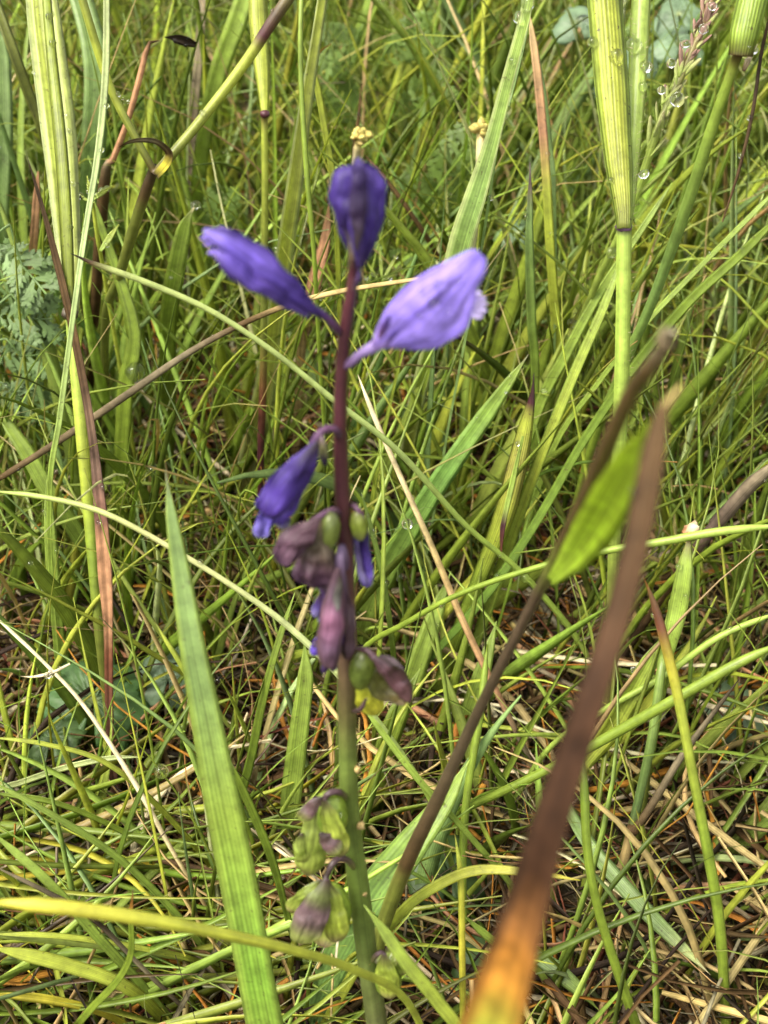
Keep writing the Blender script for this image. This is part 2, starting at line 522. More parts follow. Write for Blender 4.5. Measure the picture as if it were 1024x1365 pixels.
def wire(name, pts, cols, parent, mat='stem', n=16, sides=8):
    """pts: (px,py,dt,w) near the milkwort"""
    q = np.array([P(a, b, tm(b) + d) for a, b, d, w in pts])
    w = np.array([w * tm(b) / 100 / FPX for a, b, d, w in pts])
    cv = catmull(q, n)
    s = np.concatenate([[0], np.cumsum(np.linalg.norm(np.diff(q, axis=0), axis=1))])
    ss = np.concatenate([[0], np.cumsum(np.linalg.norm(np.diff(cv, axis=0), axis=1))])
    ww = np.interp(ss / ss[-1], s / s[-1], w)
    g = tube_geo(cv, ww, cols, sides)
    return place(name, *g, M[mat], parent)

EGG = [(0, .10, .10), (.08, .45, .45), (.25, .85, .85), (.5, 1, 1), (.75, .82, .82), (.9, .5, .5), (.97, .28, .28), (1, .08, .08)]
def prof(l, r=None, sh=EGG):
    r = l if r is None else r
    return [(v, a * l, b * r) for v, a, b in sh]
BLUNT = [(0, .14, .14), (.1, .35, .35), (.3, .78, .78), (.55, 1, 1), (.8, .95, .95), (.92, .72, .72), (.98, .4, .4), (1, .12, .12)]

# --- top flower (two cupped dark wings round a bud)
f = wire('flower', [(470, 368, 0, 12), (472, 340, 0, 16), (475, 300, 0.05, 22), (477, 255, 0.05, 20), (478, 222, 0.05, 10)],
         [(0, 'MAR'), (.3, (0.12, 0.10, 0.05)), (.6, 'V4'), (1, 'V3')], mw, 'petal', 18, 10)
tag(f, 'darkest violet flower at the tip of the stem')
wing('wing', Q(468, 322), Q(459, 222), prof(25, 27, BLUNT), [(0, (0.10, 0.08, 0.06)), (.2, 'V4'), (.6, 'V3'), (1, 'V3')], f, roll=-0.45, cup=0.55, ruffle=0.08, edge='V3')
wing('wing', Q(480, 358, -0.1), Q(494, 222, -0.1), prof(24, 27, BLUNT), [(0, (0.04, 0.025, 0.06)), (.15, 'V4'), (.4, 'V3'), (.75, (0.075, .042, .26)), (1, 'V3')], f, roll=0.35, cup=0.6, ruffle=0.14, edge='V3')
wing('wing', Q(476, 335, -0.25), Q(478, 210, -0.25), prof(11, 13, BLUNT), [(0, 'DB'), (.4, (0.03, 0.016, 0.05)), (.85, 'V4'), (1, 'V3')], f, roll=0.0, cup=0.5, ruffle=0.1)  # centre flap painted dark to stand for the shaded gap between the wings
wing('wing', Q(472, 345, 0.3), Q(484, 216, 0.35), prof(34, 32, BLUNT), [(0, 'V4'), (.5, 'V3'), (1, 'V3')], f, roll=0.1, cup=-0.4)
wire('bract', [(472, 385, -0.05, 7), (478, 372, -0.1, 9), (480, 360, -0.1, 4)], [(0, 'MB'), (1, 'V4')], f)

# --- left flower
f = wire('flower', [(456, 448, 0, 8), (447, 436, -0.1, 12), (436, 424, -0.15, 11), (420, 414, -0.2, 14), (370, 385, -0.2, 26), (310, 338, -0.2, 16)],
         [(0, 'MB'), (.2, 'MAU'), (.4, 'V3'), (1, 'V2')], mw, 'petal', 22, 10)
tag(f, 'closed violet flower pointing out to the left of the stem')
wing('wing', Q(424, 420, -0.35), Q(271, 306, -0.5), prof(12, 30, BLUNT), [(0, 'V4'), (.12, 'V3'), (.45, 'V2'), (.8, (0.18, 0.12, 0.55)), (1, (0.34, 0.26, 0.76))], f, roll=-0.5, cup=0.45, ruffle=0.10, edge='V3')  # upper wing coloured as if lit, dark edge painted as the shaded seam
wing('wing', Q(414, 424, -0.45), Q(283, 336, -0.55), prof(17, 16, BLUNT), [(0, 'V4'), (.5, 'V3'), (.85, 'V2'), (1, 'V1')], f, roll=0.7, cup=0.4, ruffle=0.14, edge='V4')  # lower wing's shade is in its darker colours, deepest along the seam
wing('wing', Q(412, 408, -0.1), Q(290, 305, -0.1), prof(18, 24, BLUNT), [(0, 'V4'), (.5, 'V2'), (1, 'V1')], f, roll=-0.9, cup=0.3)
for k, (a, b) in enumerate(((276, 318), (282, 330), (272, 310))):
    wing('fringe_lobe', Q(a + 18, b + 4, -0.2), Q(a - 5, b + 8, -0.25), prof(5), [(0, 'V2'), (1, 'V1')], f, roll=0.3 * k, cup=0.3, nu=5, nv=7)
wing('sepal', Q(430, 424, -0.3), Q(398, 388, -0.4), prof(6, 6), [(0, 'V4'), (1, 'V3')], f, roll=-0.4, cup=0.4, nu=7, nv=10)

# --- right flower, broad lavender wings
f = wire('flower', [(456, 492, 0, 8), (470, 482, -0.1, 14), (484, 470, -0.2, 13), (505, 458, -0.25, 18), (560, 415, -0.2, 24), (628, 352, -0.2, 14)],
         [(0, 'MAU'), (.3, (0.30, .22, .48)), (1, 'V1')], mw, 'petal', 22, 10)
tag(f, 'wide open lavender flower beaded with water')
F3 = [(0, 4, 5), (.1, 15, 17), (.22, 26, 42), (.36, 32, 58), (.5, 34, 62), (.62, 32, 58), (.74, 27, 45), (.87, 20, 26), (.95, 17, 17), (1, 7, 7)]
F3 = [(v, a, b) for v, a, b in F3]
wing('wing', Q(498, 462, -0.45), Q(642, 339, -0.6), F3, [(0, (0.22, .14, .36)), (.08, (0.26, .18, .5)), (.2, 'V1'), (.8, (0.30, .22, .70)), (1, (0.22, .16, .60))], f, roll=0.12, cup=0.28, bend=0.05, ruffle=0.07, nu=17, nv=26, mid='V2', crumple=0.0003)
wing('wing', Q(500, 460, 0.1), Q(630, 352, 0.2), [(v, a * 1.02 + 2, b * 0.9) for v, a, b in F3], [(0, 'MAU'), (.3, 'V1'), (1, 'V2')], f, roll=-0.1, cup=-0.3, bend=-0.05, ruffle=0.05)
wing('sepal', Q(505, 452, -0.7), Q(520, 418, -0.75), prof(5, 6), [(0, 'MAU'), (1, 'V2')], f, roll=0.1, cup=0.5, nu=7, nv=10)
wing('sepal', Q(512, 462, -0.7), Q(541, 428, -0.8), prof(4, 4), [(0, 'MB'), (.5, 'V2'), (1, 'V1')], f, roll=0.3, cup=0.5, nu=7, nv=10)
for k, (a, b, c, d) in enumerate(((628, 402, 648, 396), (628, 408, 651, 405), (628, 413, 650, 414), (626, 419, 645, 423), (624, 397, 642, 389))):
    wing('fringe_lobe', Q(a, b, -0.15), Q(c, d, -0.2), prof(5, 5), [(0, 'V1'), (.4, 'LAV'), (1, 'LAV')], f, roll=0.5 - 0.2 * k, cup=0.4, nu=5, nv=7)

# --- drooping deep blue flower
f = wire('flower', [(455, 586, 0, 8), (447, 573, -0.15, 12), (434, 572, -0.2, 10), (424, 582, -0.25, 13), (414, 602, -0.25, 16), (392, 640, -0.2, 26), (360, 695, -0.2, 14)],
         [(0, 'MB'), (.2, 'MAU'), (.5, 'V4'), (1, 'V3')], mw, 'petal', 24, 10)
tag(f, 'drooping deep blue violet flower')
wing('wing', Q(424, 588, -0.4), Q(352, 688, -0.5), prof(26, 20, BLUNT), [(0, 'DB'), (.2, 'V4'), (.45, 'V3'), (.75, (0.065, .032, .25)), (1, (0.045, .022, .16))], f, roll=-0.3, cup=0.6, ruffle=0.14, edge='V3')
wing('wing', Q(420, 592, -0.25), Q(366, 698, -0.2), prof(22, 22, BLUNT), [(0, 'V4'), (.5, 'V3'), (1, 'V2')], f, roll=0.7, cup=0.5, ruffle=0.1, edge='V3')
wing('wing', Q(406, 600, -0.1), Q(344, 676, 0.0), prof(16, 16, BLUNT), [(0, 'V4'), (.5, 'V3'), (1, 'V2')], f, roll=-0.8, cup=0.3, ruffle=0.1)
wing('fringe', Q(368, 668, -0.3), Q(344, 716, -0.35), prof(12, 14, BLUNT), [(0, 'V3'), (.5, (0.10, .07, .36)), (1, (0.2, .17, .5))], f, roll=-0.2, cup=0.3, ruffle=0.4)
wing('fringe', Q(378, 668, -0.15), Q(374, 706, -0.15), prof(12, 12, BLUNT), [(0, 'V3'), (.6, (0.22, .18, .42)), (1, (0.4, .36, .6))], f, roll=0.4, cup=0.3, ruffle=0.4)
wing('sepal', Q(430, 580, -0.3), Q(432, 624, -0.35), prof(7, 8), [(0, 'MAU'), (.4, (0.24, .24, .10)), (.8, 'V4'), (1, 'DB')], f, roll=0.2, cup=0.5, nu=7, nv=10, mat='fruit')

# --- withered mauve flower on the left, with its green capsule
f = lump('flower', Q(439, 708, -0.35), 0.00095, [(0, 'GP'), (.6, (0.19, .24, .06)), (1, (0.13, .15, .05))], 'fruit', mw, axis=Q(436, 735) - Q(443, 685), stretch=2.0, bumps=0.02)
tag(f, 'withered mauve flower with a green seed capsule')
wire('pedicel', [(456, 690, 0, 8), (446, 680, -0.2, 9), (430, 686, -0.35, 8), (412, 700, -0.4, 10)], [(0, 'MB'), (1, 'MAU')], f)
wing('wing', Q(428, 690, -0.5), Q(372, 752, -0.5), prof(14, 26, BLUNT), [(0, 'MB'), (.4, (0.085, .042, .062)), (.8, (0.11, .058, .092)), (1, (0.06, .028, .066))], f, roll=-0.5, cup=0.5, ruffle=0.26)
wing('wing', Q(426, 694, -0.4), Q(414, 784, -0.4), prof(28, 26, BLUNT), [(0, (0.16, .13, .06)), (.4, (0.085, .062, .045)), (.7, (0.08, .04, .062)), (1, (0.05, .023, .05))], f, roll=0.2, cup=0.35, ruffle=0.26)
wing('wing', Q(440, 700, -0.15), Q(430, 800, -0.2), prof(22, 16, BLUNT), [(0, (0.2, .2, .06)), (.4, (0.15, .09, .10)), (.8, 'MB'), (1, 'V3')], f, roll=0.5, cup=0.3, ruffle=0.26)
for k, (a, b, c, d) in enumerate(((428, 790, 420, 822), (432, 800, 430, 832), (438, 800, 442, 824))):
    wing('fringe_lobe', Q(a, b, -0.2), Q(c, d, -0.25), prof(7, 7, BLUNT), [(0, 'MB'), (.6, 'V3'), (1, (0.3, .26, .5))], f, roll=0.3 * k, cup=0.4, nu=5, nv=8, ruffle=0.2)

# --- small flower on the right of the stem
f = lump('flower', Q(478, 700, -0.1), 0.00075, [(0, (0.3, .28, .16)), (.5, 'GP'), (1, (0.2, .2, .07))], 'fruit', mw, axis=Q(480, 730) - Q(474, 680), stretch=2.1, bumps=0.02)
tag(f, 'narrow violet flower hugging the stem on the right')
wire('pedicel', [(460, 690, 0, 6), (468, 674, 0, 7), (476, 678, -0.1, 8), (484, 692, -0.1, 8)], [(0, 'MB'), (1, 'MAU')], f)
wing('wing', Q(482, 684, 0.05), Q(494, 772, -0.05), prof(8, 11, BLUNT), [(0, 'MB'), (.3, 'V4'), (.6, 'V3'), (.85, 'V2'), (1, 'V1')], f, roll=0.4, cup=0.5)
wing('wing', Q(472, 712, 0.1), Q(492, 782, 0.05), prof(12, 10, BLUNT), [(0, 'V3'), (.4, (0.3, .24, .5)), (.7, (0.42, .36, .66)), (1, 'V2')], f, roll=-0.2, cup=0.3, ruffle=0.1)

# --- front mauve and pink flower
f = wire('flower', [(462, 770, 0, 8), (459, 742, -0.15, 12), (456, 728, -0.2, 8), (453, 745, -0.35, 13), (452, 790, -0.4, 20), (446, 850, -0.4, 26), (438, 885, -0.4, 12)],
         [(0, 'MAU'), (.3, (0.28, .2, .34)), (.6, 'MAU'), (1, 'V3')], mw, 'petal', 24, 10)
tag(f, 'fading mauve flower with a pink streak')
wing('wing', Q(452, 756, -0.55), Q(442, 892, -0.6), prof(14, 24, BLUNT), [(0, 'MB'), (.25, (0.10, .062, .09)), (.5, (0.26, .11, .19)), (.75, (0.13, .07, .12)), (1, 'MB')], f, roll=0.15, cup=0.6, ruffle=0.05, edge='MB')
wing('wing', Q(450, 758, -0.5), Q(430, 880, -0.45), prof(16, 10, BLUNT), [(0, 'MB'), (.3, (0.2, .15, .12)), (.7, 'MAU'), (1, (0.08, .04, .1))], f, roll=-0.8, cup=0.5, ruffle=0.18)
wing('wing', Q(460, 762, -0.35), Q(462, 878, -0.35), prof(14, 16, BLUNT), [(0, 'MB'), (.4, (0.16, .10, .12)), (1, 'MB')], f, roll=0.6, cup=0.5, ruffle=0.18)
wing('wing', Q(436, 830, -0.35), Q(418, 872, -0.35), prof(9, 9, BLUNT), [(0, 'V3'), (.6, (0.09, .05, .36)), (1, 'V2')], f, roll=-0.2, cup=0.4, ruffle=0.15)
for k, (a, b, c, d) in enumerate(((440, 868, 432, 898), (446, 872, 442, 896), (430, 852, 416, 862))):
    wing('fringe_lobe', Q(a, b, -0.4), Q(c, d, -0.45), prof(6, 6, BLUNT), [(0, 'MB'), (1, 'V4')], f, roll=0.3 * k, cup=0.4, nu=5, nv=8, ruffle=0.2)
wing('sepal', Q(453, 768, -0.75), Q(449, 815, -0.8), prof(6, 6), [(0, 'DB'), (1, (0.16, .16, .15))], f, roll=0.0, cup=0.5, nu=7, nv=10)

# --- ripening fruit on the right: yellow-green with maroon wings
f = lump('fruit', Q(482, 893, -0.3), 0.00115, [(0, (0.14, .17, .04)), (.5, (0.16, .22, .04)), (1, 'OL')], 'fruit', mw, axis=Q(478, 930) - Q(484, 870), stretch=1.9, bumps=0.02)
tag(f, 'ripening green and yellow fruit with a dark maroon wing')
wire('pedicel', [(464, 884, 0, 8), (472, 868, -0.2, 8), (488, 866, -0.35, 8), (500, 878, -0.4, 9)], [(0, 'MAR'), (1, 'MB')], f)
wing('wing', Q(498, 876, -0.55), Q(547, 938, -0.55), prof(22, 10), [(0, 'MB'), (.5, (0.13, .06, .075)), (.85, (0.16, .08, .09)), (1, 'DB')], f, roll=0.3, cup=0.4, ruffle=0.05, mat='fruit', edge='DB')
wing('wing', Q(505, 874, -0.3), Q(540, 898, -0.3), prof(9, 8), [(0, 'MB'), (.5, (0.2, .14, .16)), (1, 'MB')], f, roll=-0.3, cup=0.4, ruffle=0.1, mat='fruit')
wing('wing', Q(492, 882, -0.2), Q(540, 938, -0.2), prof(12, 26), [(0, 'OL'), (.5, (0.17, .17, .05)), (1, (0.2, .14, .06))], f, roll=0.1, cup=-0.3, mat='fruit')
wing('wing', Q(484, 900, -0.1), Q(500, 952, -0.05), prof(18, 20, BLUNT), [(0, 'GP'), (.4, (0.5, .52, .05)), (1, (0.52, .50, .06))], f, roll=0.0, cup=0.3, ruffle=0.1, mat='fruit')
wire('bract', [(468, 948, 0, 6), (480, 946, -0.3, 7), (488, 932, -0.35, 4)], [(0, 'DB'), (1, 'MB')], f)

# --- three old fruits low on the stem
def old_fruit(label, cap, ax, pieces, ped):
    f = lump('fruit', Q(*cap), cap_r, [(0, 'GP'), (.5, (0.25, .36, .05)), (1, 'GP')], 'fruit', mw, axis=ax, stretch=1.7, bumps=0.02)
    tag(f, label)
    wire('pedicel', ped, [(0, 'OL'), (.6, 'MB'), (1, 'DB')], f)
    for (b, t, l, r, cols, roll, cup) in pieces:
        wing('wing', Q(*b), Q(*t), prof(l, r, BLUNT), cols, f, roll=roll, cup=cup, ruffle=0.08, mat='fruit')
cap_r = 0.0017
GW = [(0, 'MB'), (.2, (0.28, .34, .08)), (.6, (0.30, .38, .07)), (.85, (0.34, .40, .08)), (1, (0.24, .16, .10))]
DW = [(0, 'DB'), (.3, (0.14, .09, .09)), (.6, (0.17, .10, .11)), (.85, (0.26, .28, .09)), (1, 'GP')]
YW = [(0, 'MB'), (.3, (0.36, .44, .07)), (.8, (0.42, .48, .08)), (1, (0.2, .12, .1))]
old_fruit('glassy green winged fruit with a brown papery flap', (441, 1085, -0.3), Q(444, 1110) - Q(436, 1060), [
    ((430, 1062, -0.6), (400, 1094, -0.6), 9, 12, DW, -0.3, 0.4),
    ((432, 1064, -0.5), (455, 1140, -0.5), 17, 15, YW, 0.4, 0.4),
    ((424, 1070, -0.4), (412, 1165, -0.4), 20, 22, GW, -0.2, 0.35),
    ((426, 1110, -0.6), (452, 1136, -0.6), 14, 12, DW, 0.2, 0.5),
    ((402, 1110, -0.5), (404, 1150, -0.5), 12, 12, GW, -0.3, 0.4),
], [(464, 1066, 0, 9), (452, 1056, -0.3, 9), (438, 1058, -0.4, 9), (428, 1072, -0.4, 8)])
cap_r = 0.0019
old_fruit('largest green winged fruit with a purple smudged flap', (444, 1210, -0.4), Q(448, 1240) - Q(434, 1180), [
    ((436, 1170, -0.8), (396, 1258, -0.9), 25, 19, [(0, 'MB'), (.25, (0.2, .24, .08)), (.45, (0.16, .10, .12)), (.65, (0.2, .14, .14)), (.85, (0.3, .34, .1)), (1, (0.36, .38, .12))], -0.2, 0.45),
    ((436, 1172, -0.7), (448, 1255, -0.7), 20, 20, YW, 0.3, 0.45),
    ((440, 1180, -0.4), (430, 1262, -0.3), 22, 20, GW, 0.1, -0.2),
    ((430, 1172, -0.3), (388, 1215, -0.3), 14, 16, GW, -0.6, 0.3),
], [(475, 1160, 0, 9), (462, 1146, -0.3, 9), (446, 1148, -0.5, 9), (434, 1172, -0.6, 8)])
cap_r = 0.0015
old_fruit('small bright green lowest fruit', (517, 1305, -0.2), Q(520, 1325) - Q(514, 1285), [
    ((512, 1270, -0.4), (520, 1330, -0.4), 16, 15, YW, 0.2, 0.5),
    ((516, 1262, -0.2), (536, 1300, -0.2), 12, 12, GW, 0.5, 0.4),
    ((500, 1282, -0.3), (532, 1278, -0.3), 9, 9, GW, 0.0, 0.4),
], [(493, 1284, 0, 9), (504, 1272, -0.2, 8), (512, 1272, -0.2, 8), (516, 1290, -0.2, 7)])
for a, b, rr in ((477, 1025, .0003), (481, 1100, .00038), (486, 1192, .00028), (491, 1284, .0003)):
    s = lump('flower_scar', Q(a, b, -0.1), rr, 'TAN', 'straw', mw, bumps=0.35, seg=8, rings=6)

# ================================================================== THE BIG GRASSES
def culm(name, label, cat, base_pts, cols, mat='stem', **kw):
    """a stem with parts: an Empty at its foot"""
    cv, w = curve_of(base_pts, True, 60, 0.6, False)
    root = thing(name, label, cat, tuple(cv[-1]))
    g = tube_geo(cv, w, cols, 10)
    VS[0] = 1.0
    place('stem', *g, M[mat], root)
    HERO_CURVES.append((cv, w))
    return root

# tall broad-leaved stalk with a dead reddish leaf
r = culm('grass_stalk', 'tall yellow-green grass stalk with broad pale leaf and withered reddish leaf at its node', 'grass',
         [(93, 412, 17.8, 15), (101, 500, 18, 17), (110, 600, 18.2, 18), (118, 690, 18.5, 17), (126, 790, 18.8, 14), (134, 870, 19.2, 12)], [(0, 'OL'), (.05, 'LG'), (.4, 'YG'), (.7, 'G'), (1, 'OL')])
blade([(52, -90, 18.5, 40), (62, 30, 18.2, 45), (78, 190, 18, 44), (87, 300, 17.9, 38), (93, 380, 17.8, 28), (94, 422, 17.8, 18)], [(0, 'YG'), (.6, (0.34, .40, .07)), (1, (0.30, .34, .06))], name='leaf_blade', parent=r, root=False, roll=0.05, fold=0.28, edge='PG')
blade([(56, -60, 17.7, 12), (66, 60, 17.5, 14), (80, 200, 17.3, 17), (90, 320, 17.3, 18), (95, 405, 17.4, 16)], [(0, (0.24, .30, .03)), (1, (0.20, .24, .03))], name='leaf_fold', parent=r, root=False, roll=0.1, fold=-0.3)
blade([(37, 203, 16.9, 2), (58, 275, 17.1, 6), (76, 345, 17.3, 10), (95, 425, 17.4, 11), (112, 510, 17.6, 12), (124, 590, 17.7, 12), (132, 680, 17.9, 17), (138, 770, 18.2, 18), (143, 840, 18.5, 12), (150, 1000, 19.4, 11)],
      [(0, 'DB'), (.27, 'BR'), (.5, (0.12, .075, .055)), (.57, (0.2, .1, .07)), (.6, 'PINK'), (.77, 'PINK'), (.82, 'RED'), (1, (0.14, .07, .05))], name='dead_leaf', parent=r, root=True, roll=0.2, fold=0.5, mat='straw')
lump('node', P(93, 418, 17.7), .0011, [(0, 'GB'), (.5, 'DB'), (1, 'OL')], 'stem', r, axis=(0.1, 0, 1), stretch=0.8)

# hairy stalk on the right with swollen striped sheath
r = culm('grass_stalk', 'stout upright grass stalk with swollen striped yellow-green sheath and purple ring', 'grass',
         [(832, 296, 16.4, 22), (830, 420, 16.8, 20), (827, 560, 17.4, 20), (822, 690, 18.2, 19), (816, 860, 19.5, 17)], [(0, 'MAU'), (.02, 'LG'), (.4, 'LG'), (1, 'OL')])
blade([(800, -110, 16.3, 46), (810, 0, 16.3, 46), (820, 120, 16.3, 46), (828, 220, 16.3, 38), (833, 280, 16.3, 26), (833, 304, 16.3, 20)], [(0, 'YG'), (.6, (0.36, .40, .05)), (.9, (0.30, .33, .05)), (1, 'OL')],
      name='leaf_sheath', parent=r, root=False, roll=-0.05, fold=-0.5, mat='sheath', thick=0.2, edge='LG')
stalk([(862, -90, 16.9, 26), (853, 40, 16.8, 25), (846, 150, 16.7, 22), (840, 240, 16.6, 18), (835, 300, 16.5, 14)], [(0, 'LG'), (1, 'LG')], name='side_stem', parent=r, root=False)
lump('node', P(832, 302, 16.42), .00104, [(0, 'OL'), (.4, 'MAU'), (.6, 'MAU'), (1, 'LG')], 'stem', r, axis=(0, 0, 1), stretch=0.55)
def hairs(parent, pts, n, ln, side):
    V, F, uv = [], [], []
    q = catmull([P(a, b, t) for a, b, t in pts], n)
    for k in range(n):
        p = q[k] + RNG.normal(size=3) * 0.0002
        d = unit((np.array([side * RNG.uniform(.5, 1), RNG.normal() * 0.5, RNG.uniform(0.1, .7)]))[None])[0] * ln * RNG.uniform(.5, 1.2)
        w = np.array([0, 0, 1.0]) * 0.00003
        b = len(V)
        w2 = np.array([0, 1.0, 0]) * 0.00003
        V += [p - w, p + w, p + w2, p + d]
        F += [[b, b + 1, b + 3], [b + 1, b + 2, b + 3], [b + 2, b, b + 3]]
    uv = np.zeros((len(V), 2))
    return tag(place('hairs', np.array(V), F, uv, np.tile(np.array(C['PALE']), (len(V), 1)), M['straw'], parent), kind='stuff')
hairs(r, [(858, 60, 16.7), (850, 180, 16.6), (843, 260, 16.5), (841, 300, 16.4)], 90, 0.0011, 1)
hairs(r, [(843, 20, 16.7), (842, 100, 16.7), (838, 200, 16.6)], 50, 0.0010, -1)
hairs(r, [(840, 320, 16.5), (838, 480, 17), (834, 640, 17.9), (830, 700, 18.2)], 70, 0.0007, 1)

# club-topped stem leaning to the right
r = culm('grass_stalk', 'leaning green rush-like stem ending in a blunt striped sheath', 'grass',
         [(986, 72, 15.6, 14), (950, 170, 16.2, 16), (915, 275, 17, 16), (870, 400, 18.2, 15), (835, 480, 19.2, 14), (790, 590, 20.8, 12)], [(0, 'BR'), (.04, 'G'), (.5, (0.15, .24, .06)), (1, 'G')])
blade([(1016, -60, 15.4, 40), (1002, 0, 15.4, 42), (992, 45, 15.4, 40), (986, 76, 15.5, 32)], [(0, 'LG'), (.8, (0.24, .34, .04)), (.95, 'OL'), (1, 'BR')], name='leaf_sheath', parent=r, root=False, roll=0.1, fold=-0.6, mat='sheath', thick=0.3)
blade([(1008, 60, 15.9, 3), (996, 82, 15.8, 10), (990, 96, 15.8, 4)], [(0, 'PALE'), (1, 'BR')], name='torn_flap', parent=r, root=False, mat='straw', n=14)

# stem with node and yellow leaf sheath
r = culm('grass_stalk', 'slim grass stem with yellow-green pointed sheath above a dark purple node', 'grass',
         [(353, 150, 19, 9), (353, 260, 19.6, 9), (352, 380, 20.5, 10), (350, 500, 21.5, 10), (347, 600, 22.5, 10)], [(0, 'MAR'), (.05, 'YG'), (.4, 'OL'), (.6, 'OL'), (.8, 'RED'), (1, 'MAR')])
blade([(340, -90, 18.9, 24), (345, 20, 18.9, 27), (350, 90, 18.9, 22), (353, 152, 18.9, 9)], [(0, (0.38, .42, .08)), (1, 'YG')], name='leaf_sheath', parent=r, root=False, fold=-0.4, mat='blade', edge='YG', roll=0.1)
lump('node', P(353, 152, 18.9), .0007, 'MAR', 'stem', r, stretch=0.8)

# three-way dead node with green stems
r = culm('grass_stalk', 'forking dull green stems joined at a dead curled brown leaf', 'grass',
         [(207, 222, 18.5, 13), (195, 255, 18.8, 15), (178, 310, 19.4, 16), (160, 370, 20.4, 14), (140, 430, 22, 12)], [(0, 'DB'), (.12, 'BR'), (.2, 'OL'), (1, 'OL')])
stalk([(95, -60, 17.2, 12), (118, 20, 17.5, 12), (150, 120, 18, 11), (185, 190, 18.3, 10), (206, 228, 18.5, 9)], [(0, 'OL'), (.5, 'YG'), (.9, 'OL'), (1, 'BR')], name='side_stem', parent=r, root=False)
stalk([(425, -60, 17.6, 15), (370, 22, 17.8, 16), (325, 90, 18.1, 15), (270, 160, 18.3, 14), (228, 208, 18.4, 13), (206, 232, 18.5, 11)], [(0, 'OL'), (.35, 'MAR'), (.42, 'YG'), (.9, 'OL'), (1, 'BR')], name='side_stem', parent=r, root=False)
blade([(158, 196, 18.0, 5), (172, 188, 17.9, 9), (190, 185, 17.9, 8), (210, 188, 18.0, 9), (226, 202, 18.2, 11), (224, 218, 18.3, 12), (208, 236, 18.4, 10)], [(0, 'BR'), (.4, 'GB'), (.7, 'BR'), (.85, 'Y'), (1, 'DB')], name='curled_dead_leaf', parent=r, root=False, roll=0.7, fold=0.6, mat='straw')

# flowering grass spike beaded with drops
r = culm('grass_spike', 'pinkish grass flower spike beaded with large water drops', 'grass',
         [(968, -60, 18, 8), (935, 35, 18, 9), (905, 105, 18, 9), (880, 160, 18, 11), (862, 215, 18.3, 12), (835, 290, 18.8, 10), (790, 390, 20, 9), (760, 470, 21.5, 9)], [(0, 'RED'), (.3, 'OL'), (.5, 'LG'), (1, 'OL')])
axis_pts = catmull([P(a, b, t) for a, b, t in ((966, -55, 18), (935, 35, 18), (905, 105, 18), (884, 155, 18), (866, 205, 18.2))], 60)
for k2 in range(120):
    k = k2 // 2
    p = axis_pts[k]
    d = unit((axis_pts[min(k + 1, 59)] - axis_pts[max(k - 1, 0)])[None])[0] * -1
    side = np.array([RNG.choice([-1, 1]) * RNG.uniform(.05, .5), RNG.normal() * 0.4, 0.0])
    d = unit((d + side)[None])[0]
    c0 = [(0, 'PG'), (.4, (0.22, .14, .10)), (1, (0.30, .18, .15))] if RNG.random() < np.interp(k, [20, 45], [.9, .05]) else [(0, 'LG'), (.6, (0.34, .38, .13)), (1, (0.42, .36, .2))]
    L = RNG.uniform(.0018, .0034)
    lump('spikelet', p + d * L * 0.45 + RNG.normal(size=3) * .0003, RNG.uniform(.00022, .00038), c0, 'straw', r, axis=-d, stretch=L / 2 / .00023, bumps=0.05, seg=6, rings=5)

# two stalked cream seed clusters
def cream_head(label, pts, head, n, hs):
    r = culm('seeding_herb', label, 'seed head', pts, [(0, 'CREAM'), (.1, 'PALE'), (.5, 'PG'), (1, 'LG')])
    c = P(*head)
    for k in range(n):
        d = unit(np.array([[RNG.normal(), RNG.normal() * 0.7, RNG.uniform(0, 1.2)]]))[0]
        lump('floret', c + d * RNG.uniform(.0008, .0017) * hs, RNG.uniform(.0004, .0007) * hs, [(0, (0.50, .44, .13)), (.6, (0.42, .33, .10)), (1, (0.30, .19, .05))], 'straw', r, axis=d, stretch=RNG.uniform(1.1, 1.9), bumps=0.08, seg=8, rings=6)
cream_head('cream budded seed head on pale stalk beside the folded dewy blade', [(642, 178, 22, 12), (641, 200, 22, 12), (640, 230, 22.2, 12), (634, 280, 22.5, 13), (625, 340, 23, 12), (600, 460, 24.5, 11), (575, 540, 26, 10)], (641, 176, 22), 24, 1.0)
cream_head('small cream budded seed head behind the topmost milkwort flower', [(479, 190, 24, 10), (475, 212, 24.3, 9), (470, 300, 26, 7), (468, 380, 27, 7)], (481, 184, 24), 22, 1.0)

# folded dewy blade
blade([(712, -60, 17.0, 14), (700, 20, 17.2, 17), (682, 95, 17.5, 19), (660, 190, 18, 24), (640, 260, 18.4, 32), (622, 315, 18.8, 34), (598, 400, 19.6, 28), (570, 490, 20.8, 24), (545, 590, 22.2, 20)],
      [(0, 'LG'), (.4, (0.24, .36, .10)), (.8, 'G'), (1, 'OL')], 'folded light green blade lined with dew behind the lavender flower', edge='PG', roll=0.35, fold=0.55)
blade([(716, -40, 17.5, 7), (698, 60, 17.7, 9), (678, 140, 18.0, 9), (664, 190, 18.2, 4)], 'BG', 'narrow blue-green blade pressed against the folded dewy blade', root=True, roll=0.2)
blade([(706, 20, 20.5, 9), (718, 110, 20.6, 11), (730, 230, 21, 12), (736, 330, 21.5, 13), (741, 430, 22.3, 13), (745, 500, 23, 12)], [(0, 'TAN'), (.3, 'PINK'), (.45, 'YG'), (1, 'YG')], 'straight blade turning from tan at top to yellow-green below', roll=0.2)
blade([(705, 15, 20.8, 6), (724, 120, 20.9, 10), (733, 200, 21.2, 9), (738, 270, 21.4, 4)], 'BG', 'grey-green blade running along the tan topped blade', roll=-0.2)
